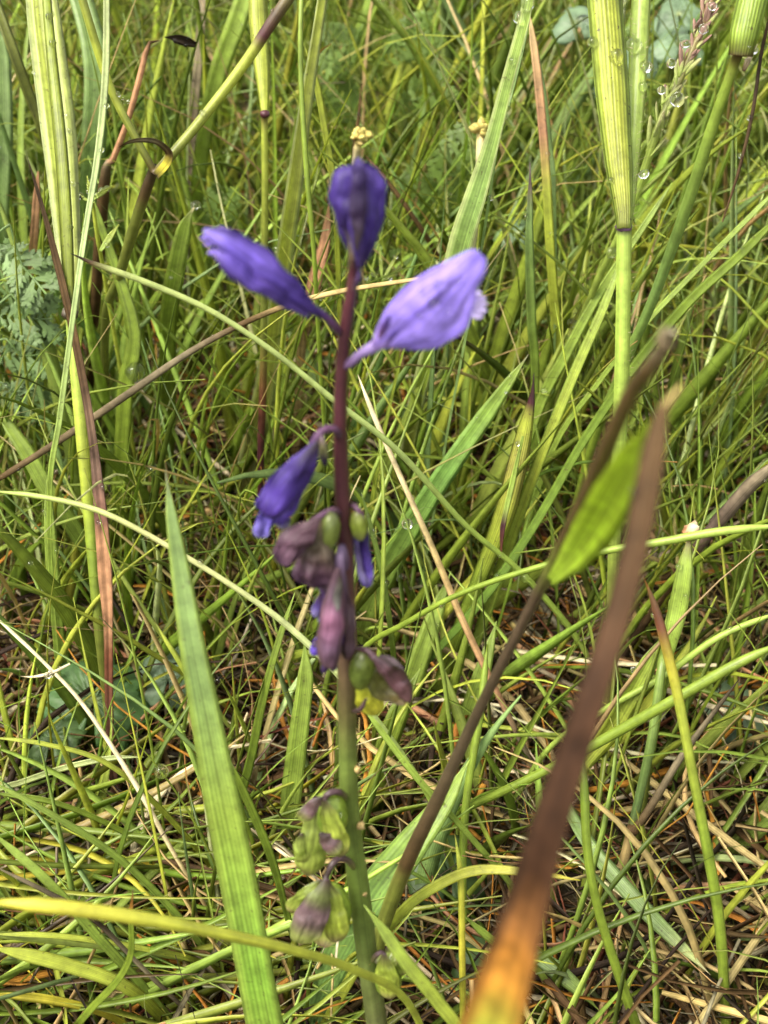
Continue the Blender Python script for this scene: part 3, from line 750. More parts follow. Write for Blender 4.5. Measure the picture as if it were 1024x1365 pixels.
blade([(708, 216, 19, 2), (707, 260, 19.1, 7), (704, 330, 19.4, 12), (706, 430, 20.2, 13), (712, 500, 21, 12)], [(0, 'MAU'), (.12, 'GB'), (.2, 'BG'), (1, 'LG')], 'upright pointed blue-green blade with a purple tip', roll=0.1)

# leaves and stems, left half
blade([(142, -40, 16.5, 8), (138, 90, 16.6, 9), (128, 200, 16.7, 9), (112, 310, 16.8, 8), (98, 420, 17.0, 8), (80, 560, 17.6, 8), (68, 660, 18.3, 8)], [(0, 'PG'), (.5, (0.40, .50, .22)), (1, 'LG')], 'thin pale green stem crossing the broad leaved stalk', roll=0.2, fold=0.4)
blade([(438, -60, 19.5, 15), (424, 40, 19.7, 16), (405, 160, 20, 20), (388, 280, 20.6, 24), (372, 400, 21.5, 26), (350, 530, 22.8, 30), (328, 620, 23.8, 28)], [(0, 'YG'), (.3, (0.34, .38, .07)), (.6, 'YG'), (.8, (0.34, .36, .08)), (1, (0.26, .26, .08))], 'long yellow-green strap leaf rising behind the closed violet flower', roll=-0.2, edge='PG')
stalk([(402, -40, 18.3, 7), (400, 90, 18.4, 7), (408, 230, 18.8, 7), (420, 350, 19.4, 6), (428, 470, 20.5, 6)], 'G', 'slender green rush stem just left of the top milkwort flower', cat='rush stem')
blade([(405, 60, 20, 2), (420, 110, 20.2, 8), (432, 180, 20.5, 8), (442, 240, 20.8, 8), (450, 330, 21.5, 7)], 'YG', 'short curved yellow-green blade close to the rush stem', roll=0.3)
blade([(340, -50, 24, 20), (320, 20, 24.3, 26), (295, 90, 24.8, 26), (278, 160, 25.5, 22), (262, 260, 26.8, 18)], 'LG', 'wide soft green blade leaning behind the forking stems')
blade([(258, 275, 21, 8), (246, 300, 21.2, 20), (232, 370, 21.8, 26), (222, 450, 22.8, 22)], [(0, 'PALE'), (.08, 'LG'), (1, 'G')], 'blunt tipped blade with a dew drop at its cut end')
blade([(272, -20, 26, 12), (268, 60, 26, 12), (258, 150, 26.5, 12), (248, 300, 28, 11)], 'GB', 'dull grey-brown stalk standing behind the forking stems', mat='straw')
stalk([(210, 55, 20.5, 6), (196, 60, 20.3, 7), (187, 95, 20.4, 8), (170, 160, 20.8, 8), (150, 215, 21.4, 9), (140, 240, 21.8, 16)], [(0, 'BR'), (.1, 'BR'), (.2, 'PINK'), (.8, 'PINK'), (.9, 'GB'), (1, 'BR')], 'bent pinkish dry stalk with a dark crumpled top', cat='dry stalk', mat='straw')
blade([(220, 50, 20.3, 10), (240, 52, 20.2, 16), (262, 60, 20.3, 6)], 'DB', 'crumpled dark dead leaf on the bent pink stalk', mat='straw', root=False, roll=0.6, fold=0.7, cat='dead leaf', name='dead_leaf', n=16)
blade([(100, -30, 23, 30), (125, 80, 23, 32), (122, 200, 23.5, 34), (118, 300, 24.5, 28)], (('BG')), 'broad pale blue-green dewy blade behind the thin pale stem')
blade([(-10, -10, 20, 14), (15, 60, 20, 15), (40, 130, 20.4, 14), (62, 190, 20.8, 13), (90, 300, 21.8, 12)], 'OL', 'dull olive stem slanting behind the broad leaved stalk')
blade([(2, 40, 22, 22), (6, 180, 22.3, 24), (4, 300, 23, 22), (12, 400, 24.5, 20)], 'BG', 'hazy blue-green blade by the feathery leaves')
blade([(50, 230, 21, 10), (46, 320, 21.5, 12), (38, 420, 22.6, 10), (30, 520, 24, 8)], [(0, 'PINK'), (1, 'TAN')], 'pinkish tan dry blade standing by the feathery leaves', mat='straw')
stalk([(-20, 648, 19.5, 9), (60, 598, 19.2, 9), (140, 545, 19, 10), (260, 466, 18.7, 9), (365, 415, 18.4, 8), (450, 390, 18.2, 7), (560, 372, 18, 5)], [(0, 'BR'), (.5, 'GB'), (.65, 'BR'), (.8, 'TAN'), (1, 'TAN')], 'long brown dead stem lying across behind the milkwort', cat='dry stem', root=False, mat='straw')
stalk([(94, 338, 15.6, 3), (120, 350, 15.7, 8), (200, 378, 16, 8), (285, 415, 16.3, 8), (370, 470, 16.7, 8), (450, 535, 17.2, 8), (530, 600, 17.8, 8), (620, 700, 18.8, 8), (700, 770, 19.6, 8), (780, 870, 20.8, 8)], [(0, 'DB'), (.03, 'BR'), (.06, (0.34, .40, .13)), (.5, (0.30, .38, .11)), (.7, 'LG'), (1, 'LG')], 'very long thin pale stem crossing behind the milkwort with a dark tip', cat='grass stem')
stalk([(-10, 655, 16, 7), (60, 664, 15.9, 7), (140, 685, 15.9, 8), (235, 735, 16, 8), (330, 795, 16.2, 8), (400, 850, 16.5, 9), (480, 935, 16.9, 9), (570, 1060, 17.8, 8)], [(0, 'LG'), (.3, (0.40, .40, .17)), (.6, 'PG'), (1, 'LG')], 'pale straw-green stem arching in front of the broad bright blade', cat='grass stem')
blade([(-10, 542, 20, 10), (30, 600, 20, 20), (65, 660, 20.2, 24), (100, 710, 20.6, 24), (135, 770, 21.2, 14)], [(0, 'G'), (.5, 'LG'), (1, 'DG')], 'mid green blade bending down beside the red dead leaf')
blade([(62, 640, 19, 10), (66, 720, 19.2, 17), (72, 810, 19.8, 18), (85, 890, 20.8, 14)], 'LG', 'short flat light green blade below the long brown stem')
blade([(120, 250, 20, 8), (178, 430, 20.5, 20), (168, 520, 21, 22), (160, 640, 22, 20), (150, 760, 23.5, 16)], 'G', 'dark shaded blade behind the red dead leaf')
blade([(219, 625, 12.9, 3), (228, 690, 12.9, 16), (240, 760, 13, 27), (255, 850, 13.1, 36), (272, 940, 13.3, 42), (292, 1050, 13.6, 47), (315, 1160, 14, 50), (338, 1270, 14.4, 53), (358, 1365, 14.8, 55), (372, 1430, 15.2, 54)],
      [(0, 'GB'), (.04, 'BG'), (.3, 'BG'), (.5, 'LG'), (.8, (0.20, .35, .045)), (1, 'LG')], 'broad bright green blade rising from the ground to a fine point', roll=0.12, fold=0.3, n=70, edge='LG')
stalk([(-20, 1205, 11.2, 18), (80, 1212, 11.3, 20), (200, 1228, 11.6, 19), (320, 1250, 12.2, 16), (400, 1268, 12.8, 13), (470, 1290, 13.6, 11), (540, 1330, 14.6, 10)], [(0, 'Y'), (.3, (0.36, .38, .04)), (1, 'YG')], 'blurred yellow-green blade running across the foot of the broad bright blade', cat='grass blade', name='grass_shoot', root=True)
stalk([(-15, 815, 17.2, 5), (60, 885, 17.3, 5), (115, 945, 17.4, 6), (180, 1045, 17.6, 7), (230, 1135, 17.9, 6), (290, 1232, 18.4, 5), (330, 1280, 18.6, 4)], [(0, 'PALE'), (.5, 'PALE'), (.8, 'TAN'), (1, 'GB')], 'white dry straw slanting down past the broad bright blade', cat='straw', name='straw', root=False, mat='straw')
stalk([(26, 902, 16.9, 5), (45, 903, 16.9, 6), (70, 898, 16.9, 5), (95, 886, 16.9, 3)], [(0, 'BR'), (.2, 'PALE'), (1, 'PALE')], 'short white twig of straw resting on the white dry straw', cat='straw', name='straw', root=False, mat='straw', n=16)
stalk([(-10, 1155, 15.5, 5), (60, 1190, 15.7, 7), (120, 1225, 16, 7), (190, 1295, 16.6, 6), (270, 1370, 17.3, 6)], [(0, 'GB'), (.4, 'DB'), (.6, 'GB'), (1, 'DB')], 'grey and black dead stalk lying over the matted grass', cat='dry stalk', root=False, mat='straw', rough=0.05)
blade([(181, 1186, 14.6, 5), (178, 1220, 14.8, 8), (177, 1270, 15.2, 9), (158, 1305, 15.6, 10), (120, 1345, 16.2, 11), (90, 1385, 16.8, 11)], [(0, 'BR'), (.08, 'OR'), (.14, 'G'), (1, 'G')], 'kinked green blade with a brown cut tip', roll=0.2)
blade([(305, 1008, 15.5, 4), (318, 1040, 15.6, 10), (345, 1100, 15.9, 12), (365, 1150, 16.2, 12), (382, 1210, 16.7, 10), (400, 1290, 17.6, 9)], [(0, 'PALE'), (.05, 'G'), (1, 'DG')], 'dark green stem tucked beside the broad bright blade', roll=0.1)
stalk([(204, 820, 16.2, 4), (225, 855, 16.3, 6), (250, 895, 16.5, 8), (275, 940, 16.9, 8)], [(0, 'DB'), (.2, 'YG'), (1, 'G')], 'short green shoot with a black tip behind the broad bright blade', cat='grass shoot')
for pts, c, lab in (
    ([(-10, 1040, 16, 8), (60, 1080, 16.2, 9), (150, 1140, 16.8, 10), (230, 1215, 17.5, 10), (300, 1300, 18.2, 9)], 'LG', 'blue-tinged straight stem slanting under the yellow blurred blade'),
    ([(-10, 1110, 15.6, 12), (60, 1170, 15.8, 13), (130, 1245, 16.3, 13), (190, 1310, 16.9, 12), (240, 1370, 17.4, 12)], 'LG', 'thick light green stem slanting under the kinked blade'),
    ([(-10, 985, 17, 7), (60, 995, 17.1, 7), (140, 1020, 17.4, 8), (210, 1080, 18, 8), (290, 1170, 19, 7)], 'YG', 'thin yellow-green arched stem crossing the white dry straw'),
    ([(195, 1010, 18.4, 4), (150, 1012, 18.4, 8), (90, 1025, 18.5, 9), (30, 1045, 18.7, 9), (-20, 1065, 18.9, 9)], 'PG', 'pale blade curving flat over the litter under the white dry straw'),
    ([(-10, 1055, 17.8, 9), (80, 1070, 17.9, 9), (170, 1110, 18.3, 9), (260, 1170, 18.9, 8)], 'G', 'plain green stem lying nearly flat under the yellow blurred blade'),
    ([(-10, 1262, 15.8, 16), (80, 1285, 16, 18), (170, 1320, 16.4, 18), (230, 1380, 17.2, 16)], 'YG', 'wide yellow-green blade lying over the matted grass'),
    ([(-10, 1248, 16.2, 8), (70, 1250, 16.3, 9), (160, 1262, 16.6, 9), (250, 1280, 17.2, 8), (300, 1300, 18, 6)], 'YG', 'flat lying thin blade on top of the matted grass'),
    ([(-10, 1325, 16, 14), (60, 1332, 16.2, 14), (130, 1350, 16.6, 10), (180, 1380, 17, 8)], 'Y', 'yellowing spotted blade lying lowest on the matted grass'),
):
    blade(pts, c, lab, roll=RNG.uniform(-.3, .3), edge=None)

# right half
stalk([(478, 500, 18, 5), (500, 555, 18, 7), (540, 645, 18.2, 8), (575, 725, 18.5, 9), (615, 825, 18.9, 9), (650, 900, 19.3, 9), (690, 980, 19.8, 8), (722, 1045, 20.4, 7)], [(0, 'PALE'), (.4, 'TAN'), (.7, 'PINK'), (.85, 'GB'), (1, 'GB')], 'long pinkish tan straw slanting down right of the milkwort stem', cat='straw', name='straw', root=False, mat='straw')
blade([(702, 474, 19.3, 3), (680, 505, 19.4, 12), (645, 555, 19.7, 23), (600, 620, 20.1, 29), (555, 690, 20.7, 32), (515, 760, 21.4, 32), (485, 830, 22, 30)], [(0, 'GB'), (.05, 'LG'), (.4, (0.20, .36, .08)), (1, 'LG')], 'wide flat green blade slanting behind the narrow violet flower', roll=0.1, n=56)
blade([(714, 495, 18.8, 3), (711, 528, 18.9, 9), (700, 575, 19.1, 22), (688, 625, 19.3, 28), (672, 685, 19.6, 28), (645, 760, 20.1, 24), (610, 850, 20.9, 22), (580, 930, 21.6, 20)], [(0, 'DB'), (.08, 'MAR'), (.12, 'YG'), (.25, (0.28, .26, .06)), (.4, 'YG'), (.6, 'G'), (1, 'G')], 'striped leaf sheath with a dark maroon pointed tip', mat='sheath', fold=-0.4, roll=0.1)
blade([(668, 745, 19.3, 3), (672, 700, 19.1, 7), (686, 640, 19, 8), (700, 580, 18.9, 4)], [(0, 'RED'), (.3, 'MAR'), (.45, 'LG'), (1, 'LG')], 'small leaf with a wine red foot crossing the striped sheath', roll=0.2, root=False)
blade([(835, 330, 18.5, 5), (810, 400, 18.6, 12), (770, 490, 18.9, 14), (725, 600, 19.4, 15), (690, 690, 19.9, 15), (655, 790, 20.6, 15), (625, 880, 21.3, 14)], [(0, 'LG'), (.5, 'YG'), (1, 'LG')], 'bright pale green strap with a dark edge leaning beside the striped sheath', edge='G', roll=0.3, fold=0.6)
blade([(1040, 285, 16.2, 12), (985, 340, 16.6, 13), (920, 400, 17.1, 13), (850, 485, 17.8, 13), (780, 590, 18.6, 13), (720, 690, 19.3, 13), (650, 790, 20, 13), (580, 870, 20.8, 12), (520, 940, 21.4, 10)], [(0, 'G'), (1, (0.11, .20, .03))], 'long dark green blade sweeping diagonally behind the blurred brown stem', roll=0.2, n=56)
blade([(1040, 245, 18.2, 7), (985, 300, 18.4, 8), (920, 365, 18.8, 8), (860, 430, 19.2, 8), (800, 510, 19.9, 8), (740, 600, 20.8, 8)], 'LG', 'thin light green blade running above the long dark sweeping blade', roll=0.2)
blade([(895, 245, 19.5, 4), (860, 300, 19.6, 9), (800, 390, 20, 12), (755, 470, 20.5, 14), (715, 550, 21.2, 14)], 'LG', 'light green stem rising into the flower spike', roll=0.3)
stalk([(1045, -40, 15.5, 3), (1018, 60, 15.7, 5), (1004, 150, 15.9, 5), (985, 230, 16.1, 4), (964, 296, 16.3, 2)], [(0, 'BR'), (.4, 'DB'), (1, 'BR')], 'thin hanging dark brown thread of dead grass', cat='dead grass', root=False, mat='straw')
stalk([(1045, 608, 18.4, 18), (1000, 645, 18.7, 19), (960, 690, 19.1, 18), (925, 735, 19.6, 14), (880, 800, 20.6, 12), (830, 880, 21.6, 11)], [(0, 'GB'), (.3, (0.10, .07, .055)), (.6, 'BR'), (1, 'DB')], 'thick grey-brown dead twig leaning into the grass', cat='twig', name='twig', mat='straw', rough=0.06)
stalk([(1045, 700, 15.9, 11), (960, 708, 16, 12), (880, 722, 16.2, 11), (800, 735, 16.5, 9), (700, 760, 17, 8), (610, 792, 17.6, 8), (540, 830, 18.3, 8), (480, 868, 19.2, 7)], [(0, 'LG'), (.5, 'G'), (1, 'G')], 'near level green stem passing behind the blurred brown stem', cat='grass stem')
stalk([(1045, 855, 15.9, 14), (980, 885, 16, 14), (900, 930, 16.3, 14), (820, 975, 16.8, 14), (740, 1020, 17.3, 13), (660, 1060, 17.8, 12), (600, 1090, 18.4, 11), (560, 1130, 19.2, 10)], 'G', 'thick rounded green stem rising to the right under the level green stem', cat='grass stem')
stalk([(1045, 815, 17.5, 8), (960, 850, 17.6, 9), (880, 905, 18, 9), (800, 950, 18.4, 8), (730, 1000, 19, 8)], 'LG', 'thin light stem parallel above the thick rounded green stem', cat='grass stem')
stalk([(858, 770, 15.0, 5), (872, 805, 15.1, 10), (884, 845, 15.2, 13), (905, 925, 15.4, 14), (922, 1010, 15.7, 14), (940, 1110, 16.1, 14), (957, 1220, 16.6, 14), (965, 1330, 17.1, 14), (968, 1400, 17.5, 14)], [(0, 'OR'), (.03, 'BR'), (.1, 'RED'), (.16, 'Y'), (.24, 'YG'), (.5, 'G'), (1, 'G')], 'tall green stem with a withered orange-brown tip', cat='grass stem')
stalk([(778, 1000, 15.4, 8), (781, 1060, 15.5, 12), (786, 1140, 15.7, 13), (800, 1215, 16, 13), (822, 1290, 16.4, 13), (850, 1380, 17, 13)], [(0, 'DG'), (.3, 'G'), (1, 'G')], 'smooth green stem bowed at its middle by the orange blurred leaf', cat='grass stem')
r = culm('grass_stalk', 'jointed culm with brown papery joint and a dead side shoot', 'grass', [(893, 800, 18.4, 3), (888, 850, 18, 10), (880, 890, 17.6, 12), (868, 980, 17.7, 13), (852, 1060, 18, 13), (842, 1105, 18.2, 14), (826, 1170, 18.5, 14), (812, 1230, 18.8, 13), (796, 1320, 19, 12)],
         [(0, 'G'), (.52, (0.10, .16, .05)), (.59, 'BR'), (.62, 'TAN'), (.75, (0.28, .2, .09)), (.78, 'DB'), (.84, 'OL'), (1, 'OL')])
stalk([(985, 900, 17.2, 4), (940, 960, 17.5, 7), (905, 1010, 17.7, 10), (870, 1070, 17.9, 11), (845, 1108, 18.1, 11)], [(0, 'DB'), (.5, 'GB'), (1, 'BR')], name='side_shoot', parent=r, root=False, mat='straw')
lump('node', P(843, 1106, 18.1), .0009, 'BR', 'straw', r, stretch=0.8)
blade([(922, 715, 17.4, 18), (915, 760, 17.4, 22), (905, 815, 17.6, 26), (892, 865, 17.8, 18), (880, 930, 18.6, 14)], [(0, 'TAN'), (.06, 'OL'), (.15, 'LG'), (1, 'LG')], 'short light green blade with a crumpled tan end', roll=0.1)
lump('seed_husk', P(921, 708, 17.3), .0010, [(0, 'PALE'), (.5, 'PINK'), (1, 'OR')], 'straw', None, axis=(.5, 0, 1), stretch=1.2, bumps=0.2)
tag(bpy.data.objects['seed_husk'], 'crumpled peach coloured husk on the short light green blade', 'husk')
blade([(890, 845, 17.9, 10), (870, 880, 18, 24), (845, 925, 18.2, 30), (815, 975, 18.5, 28), (770, 1030, 18.8, 20), (700, 1120, 19.4, 18), (660, 1180, 19.8, 16)], [(0, 'LG'), (.4, 'YG'), (.6, 'LG'), (1, 'BG')], 'folded bright yellow-green blade beside the orange tipped stem', roll=-0.2, fold=0.7)
blade([(945, 1298, 17.2, 3), (905, 1260, 17.3, 16), (860, 1215, 17.5, 22), (815, 1165, 17.8, 22), (780, 1120, 18.1, 20), (750, 1070, 18.5, 16)], [(0, 'PALE'), (.08, 'PG'), (.3, 'BG'), (1, 'BG')], 'pointed grey-green blade lying over dead straw', roll=0.1, root=False)
blade([(800, 1350, 17.2, 4), (770, 1320, 17.2, 18), (740, 1295, 17.3, 24), (710, 1275, 17.5, 20), (680, 1262, 17.8, 14)], [(0, 'LG'), (.5, 'BG'), (1, 'BG')], 'wet blue-green blade end with droplets under the orange blurred leaf', roll=-0.1, root=False)
blade([(608, 1210, 16.2, 3), (640, 1238, 16.3, 12), (670, 1262, 16.5, 12), (720, 1295, 17, 8)], 'LG', 'short curled light blade tip behind the orange blurred leaf', roll=0.4, root=True)
stalk([(650, 860, 17.3, 8), (640, 960, 17.4, 11), (625, 1060, 17.6, 11), (618, 1160, 17.8, 12), (618, 1260, 18, 12), (620, 1380, 17.9, 12)], 'G', 'upright green stem standing between the dark kinked stem and the brown leaf', cat='grass stem')
stalk([(604, 1108, 15.8, 4), (612, 1170, 15.9, 8), (615, 1260, 16.2, 9), (618, 1340, 16.6, 9), (618, 1400, 17, 9)], [(0, 'BR'), (.05, 'YG'), (.5, 'Y'), (1, 'G')], 'thin yellowish stem in front of the upright green stem', cat='grass stem')
blade([(770, 1172, 15.4, 5), (700, 1160, 15.5, 10), (625, 1158, 15.7, 14), (560, 1190, 16, 15), (520, 1230, 16.3, 15), (475, 1290, 16.8, 15), (430, 1375, 17.5, 14)], [(0, 'Y'), (.4, 'YG'), (1, 'YG')], 'arching yellow-green blade passing behind the milkwort foot', roll=0.2)
blade([(486, 1203, 13.6, 6), (510, 1235, 13.6, 15), (545, 1285, 13.7, 17), (585, 1335, 13.9, 17), (625, 1395, 14.2, 16)], [(0, 'LG'), (1, 'YG')], 'folded light green blade slanting from the milkwort stem to the ground', roll=0.2, fold=0.6)
blade([(625, 1010, 17, 6), (590, 1070, 17, 30), (545, 1130, 17, 46), (500, 1190, 17.1, 52), (460, 1260, 17.3, 50), (430, 1330, 17.6, 44), (415, 1400, 17.9, 40)], [(0, 'LG'), (.5, (0.17, .29, .06)), (1, (0.16, .28, .08))], 'broad green leaf standing behind the milkwort foot', roll=0.2)
blade([(405, 850, 18.3, 6), (408, 900, 18.4, 22), (402, 970, 18.7, 28), (394, 1040, 19.1, 30), (386, 1110, 19.5, 26)], 'LG', 'flat light green blade behind the green winged fruits', roll=0.1)
blade([(560, 890, 19.8, 6), (530, 950, 19.8, 30), (505, 1020, 20, 34), (485, 1100, 20.2, 30), (470, 1190, 20, 26)], 'G', 'mid green flat blade behind the lower milkwort stem', roll=-0.1)
blade([(600, 760, 20.6, 5), (575, 830, 20.7, 26), (550, 900, 20.9, 30), (525, 980, 21.2, 28)], 'LG', 'light blade crossed by the pinkish tan straw', roll=0.1)
blade([(660, 830, 20, 6), (640, 900, 20, 22), (615, 980, 20.3, 26), (590, 1060, 20.6, 22)], 'LG', 'pale striped blade beside the dark kinked stem', roll=0.2)
blade([(480, 940, 16.6, 6), (500, 965, 16.6, 9), (560, 1040, 16.8, 10), (625, 1110, 17.2, 9), (690, 1190, 18, 8)], 'LG', 'slim light stem slanting away from the milkwort stem', roll=0.2)
blade([(395, 790, 17, 5), (375, 850, 17.1, 10), (352, 930, 17.4, 12), (330, 1020, 18, 12), (300, 1110, 19, 11)], [(0, 'G'), (1, 'DG')], 'dark green blade between the broad bright blade and milkwort stem', roll=0.2)
blade([(480, 655, 19.5, 5), (510, 760, 19.7, 9), (525, 850, 20, 8), (530, 920, 20.6, 7)], 'DG', 'fine dark stem right of the fading mauve flower', roll=0.2)
stalk([(470, 215, 24.5, 6), (478, 160, 24, 4), (482, 112, 23.8, 2)], [(0, 'BR'), (1, 'BR')], 'short dark brown thread beside the small cream seed head', cat='dead grass', root=False, mat='straw', n=14)
stalk([(485, 205, 24, 5), (520, 245, 24, 6), (560, 300, 24.3, 7), (590, 350, 25, 7), (640, 440, 26.5, 6)], 'BR', 'reddish brown dead stalk behind the lavender flower', cat='dry stalk', mat='straw')
blade([(437, 270, 22.5, 7), (432, 320, 22.6, 14), (420, 370, 22.8, 20), (408, 420, 23.3, 16), (400, 480, 24.2, 12)], [(0, 'BR'), (.4, 'PINK'), (1, 'TAN')], 'rusty dead leaf behind the closed violet flower', mat='straw', roll=0.2, cat='dead leaf', name='dead_leaf')

# near blurred kinked stem with green leaf
r = culm('grass_stalk', 'dark kinked dead stem with a bright green leaf piece, out of focus', 'grass',
         [(893, 440, 7.6, 12), (875, 475, 7.9, 22), (842, 520, 8.4, 22), (808, 600, 9.2, 24), (775, 680, 10.2, 22), (738, 752, 11.4, 17), (700, 825, 12.4, 15), (640, 945, 13.6, 16), (585, 1060, 14.6, 18), (548, 1135, 15.2, 20), (522, 1200, 15.8, 22), (505, 1260, 16.4, 20)],
         [(0, 'GB'), (.04, 'BR'), (.12, 'BR'), (.3, 'BR'), (.36, 'OL'), (.42, (0.07, .045, .03)), (.7, (0.085, .06, .035)), (.85, 'BR'), (.88, 'OL'), (1, 'OL')])
blade([(862, 555, 7.9, 14), (842, 600, 8.3, 44), (815, 650, 8.9, 56), (788, 700, 9.6, 54), (762, 742, 10.4, 40), (735, 775, 11.2, 14)], [(0, (0.36, .48, .04)), (.5, (0.42, .58, .04)), (1, (0.36, .5, .05))], name='leaf_blade', parent=r, root=False, roll=0.2, fold=0.3)  # backlit glow put into the colour, raised well above the other greens
lump('dead_head', P(888, 455, 7.7), .00055, [(0, 'GB'), (1, 'BR')], 'straw', r, stretch=1.4, bumps=0.25)
# near blurred brown leaf, orange then green towards its base
blade([(905, 508, 7.3, 8), (885, 525, 7.3, 24), (872, 580, 7.25, 32), (856, 680, 7.2, 38), (830, 800, 7.2, 38), (798, 910, 7.2, 44), (768, 1010, 7.3, 52), (738, 1110, 7.4, 60), (712, 1210, 7.6, 68), (686, 1300, 7.8, 80), (655, 1400, 8.0, 90), (630, 1500, 8.3, 92)],
      [(0, 'CREAM'), (.03, 'BR'), (.35, (0.044, .021, .011)), (.60, (0.034, .015, .007)), (.67, (0.15, .065, .02)), (.70, (0.26, .105, .018)), (.77, (0.30, .14, .02)), (.81, (0.22, .19, .022)), (.87, (0.155, .22, .025)), (1, 'G')],
      'large out of focus dying leaf, brown above, orange then green below', mat='straw', roll=0.25, fold=0.45, n=70, edge=[(0, 'BR'), (.1, (0.05, .026, .014)), (.7, (0.045, .022, .011)), (.8, (0.26, .105, .018)), (.9, (0.24, .12, .02)), (1, 'G')])

# ================================================================== HERBS IN THE SWARD
def frond(label, pts, ln, pairs, cols, group=None, seed=0, spread=1.0):
    """feathery leaf: rachis with paired, cut leaflets. pts (px,py,t) tip first"""
    q = np.array([P(*p) for p in pts])
    d = unit((q[-1] - q[-2])[None])[0]; d = unit((d + np.array([0, 0, -1.2]))[None])[0]
    if q[-1][2] > 0: q = np.vstack([q, q[-1] + d * ((q[-1][2] + .003) / max(-d[2], .3))])
    cv = catmull(q, 40)
    root = thing('feathery_leaf', label, 'leaf', tuple(cv[-1]), group)
    place('rachis', *tube_geo(cv, np.linspace(.00035, .0008, 40), cols, 6), M['stem'], root)
    vis = catmull(np.array([P(*p) for p in pts]), pairs + 2)
    T, Fc, S = rails(vis)
    rr = np.random.default_rng(seed)
    for k in range(pairs):
        f = (k + 1) / (pairs + 1)
        L = ln * (math.sin(math.pi * min(1, f * 1.05 + 0.12)) ** 0.6) * spread
        for sgn in (-1, 1):
            up = -T[k + 1]
            dr = unit((S[k + 1] * sgn + up * 0.75 + Fc[k + 1] * rr.normal() * 0.3)[None])[0]
            nn = unit(np.cross(dr, np.cross(Fc[k + 1], dr))[None])[0]
            sd = np.cross(nn, dr)
            V, F, uv = [], [], []
            def lobe(b0, dd, l, w):
                b = len(V)
                sd2 = unit(np.cross(nn, dd)[None])[0]
                dn = -nn * l * 0.12
                V.extend([b0 - sd2 * w * .3, b0 + sd2 * w * .3, b0 + dd * l * .55 + sd2 * w, b0 + dd * l * .55 - sd2 * w, b0 + dd * l + dn, b0 + dd * l * .5 - nn * w * .5])
                F.extend([[b, b + 1, b + 2, b + 3], [b + 3, b + 2, b + 4, b + 4], [b, b + 5, b + 1, b + 1], [b + 1, b + 5, b + 2, b + 2], [b + 3, b + 5, b, b], [b + 5, b + 3, b + 4, b + 4], [b + 2, b + 5, b + 4, b + 4]])
            base = vis[k + 1]
            lobe(base, dr, L, L * .13)
            for j in range(1, 4):
                for s2 in (-1, 1):
                    lobe(base + dr * L * (.22 * j + .05), unit((dr * .8 + sd * s2 * .8 + nn * rr.normal() * .15)[None])[0], L * (.42 - .07 * j), L * .075)
            V = np.array(V)
            me = bpy.data.meshes.new('leaflet')
            og = world_origin(root)
            me.from_pydata([tuple(x) for x in V - og], [], [tuple(dict.fromkeys(x)) for x in F])
            me.uv_layers.new(name='UVMap')
            ca = me.color_attributes.new('Col', 'FLOAT_COLOR', 'POINT')
            cb = np.array(C[cols] if isinstance(cols, str) else cols[0][1]) * rr.uniform(.75, 1.25)
            ca.data.foreach_set('color', np.tile(np.append(cb, 1).astype(np.float32), len(V)))
            me.materials.append(M['herb'])
            link('leaflet', me, root)
    return root

C['FR'] = (0.120, 0.195, 0.058); C['FR2'] = (0.14, 0.22, 0.04)
LF = 'feathery blue-green leaf cut into fine leaflets, low beside the broad leaved stalk'
for k, (pts, ln, n) in enumerate([
    ([(70, 425, 21.5), (35, 425, 21.3), (-20, 420, 21.4)], .0060, 8), ([(62, 392, 20.8), (25, 350, 20.8), (-20, 322, 21)], .0058, 8),
    ([(70, 470, 22.5), (30, 475, 22.3), (-25, 470, 22.5)], .0055, 8), ([(60, 545, 22.8), (25, 530, 22.6), (-25, 525, 22.8)], .005, 8),
    ([(28, 330, 22), (10, 385, 22.2), (2, 450, 22.8)], .005, 9)]):
    frond(LF, pts, ln, n, 'FR', 'feathery leaves beside the broad leaved stalk', 30 + k)
LF2 = 'feathery green leaf deep in the sward behind the topmost milkwort flower'
for k, (pts, ln, n) in enumerate([
    ([(636, 170, 26), (600, 225, 26.3), (575, 290, 27), (555, 340, 28)], .0062, 14), ([(560, 230, 27), (545, 290, 27.5), (535, 350, 28.5)], .0055, 12),
    ([(420, 90, 27), (455, 130, 27.3), (490, 190, 28)], .0062, 10), ([(575, 40, 28), (540, 60, 28), (500, 95, 28.5)], .0065, 10),
    ([(430, 60, 29), (470, 60, 29), (520, 55, 29.3)], .0065, 11), ([(600, 110, 28), (560, 130, 28.3), (520, 170, 29)], .006, 10),
    ([(515, 330, 23.5), (505, 365, 23.8), (500, 400, 24.5)], .0042, 6), ([(190, 120, 27), (210, 160, 27.4), (225, 220, 28)], .005, 9),
    ([(100, 290, 26), (140, 300, 26), (190, 330, 26.6)], .006, 9), ([(300, 250, 26), (290, 300, 26.3), (280, 350, 27)], .005, 9)]):
    frond(LF2, pts, ln, n, 'FR2', 'feathery leaves behind the topmost milkwort flower', 50 + k)

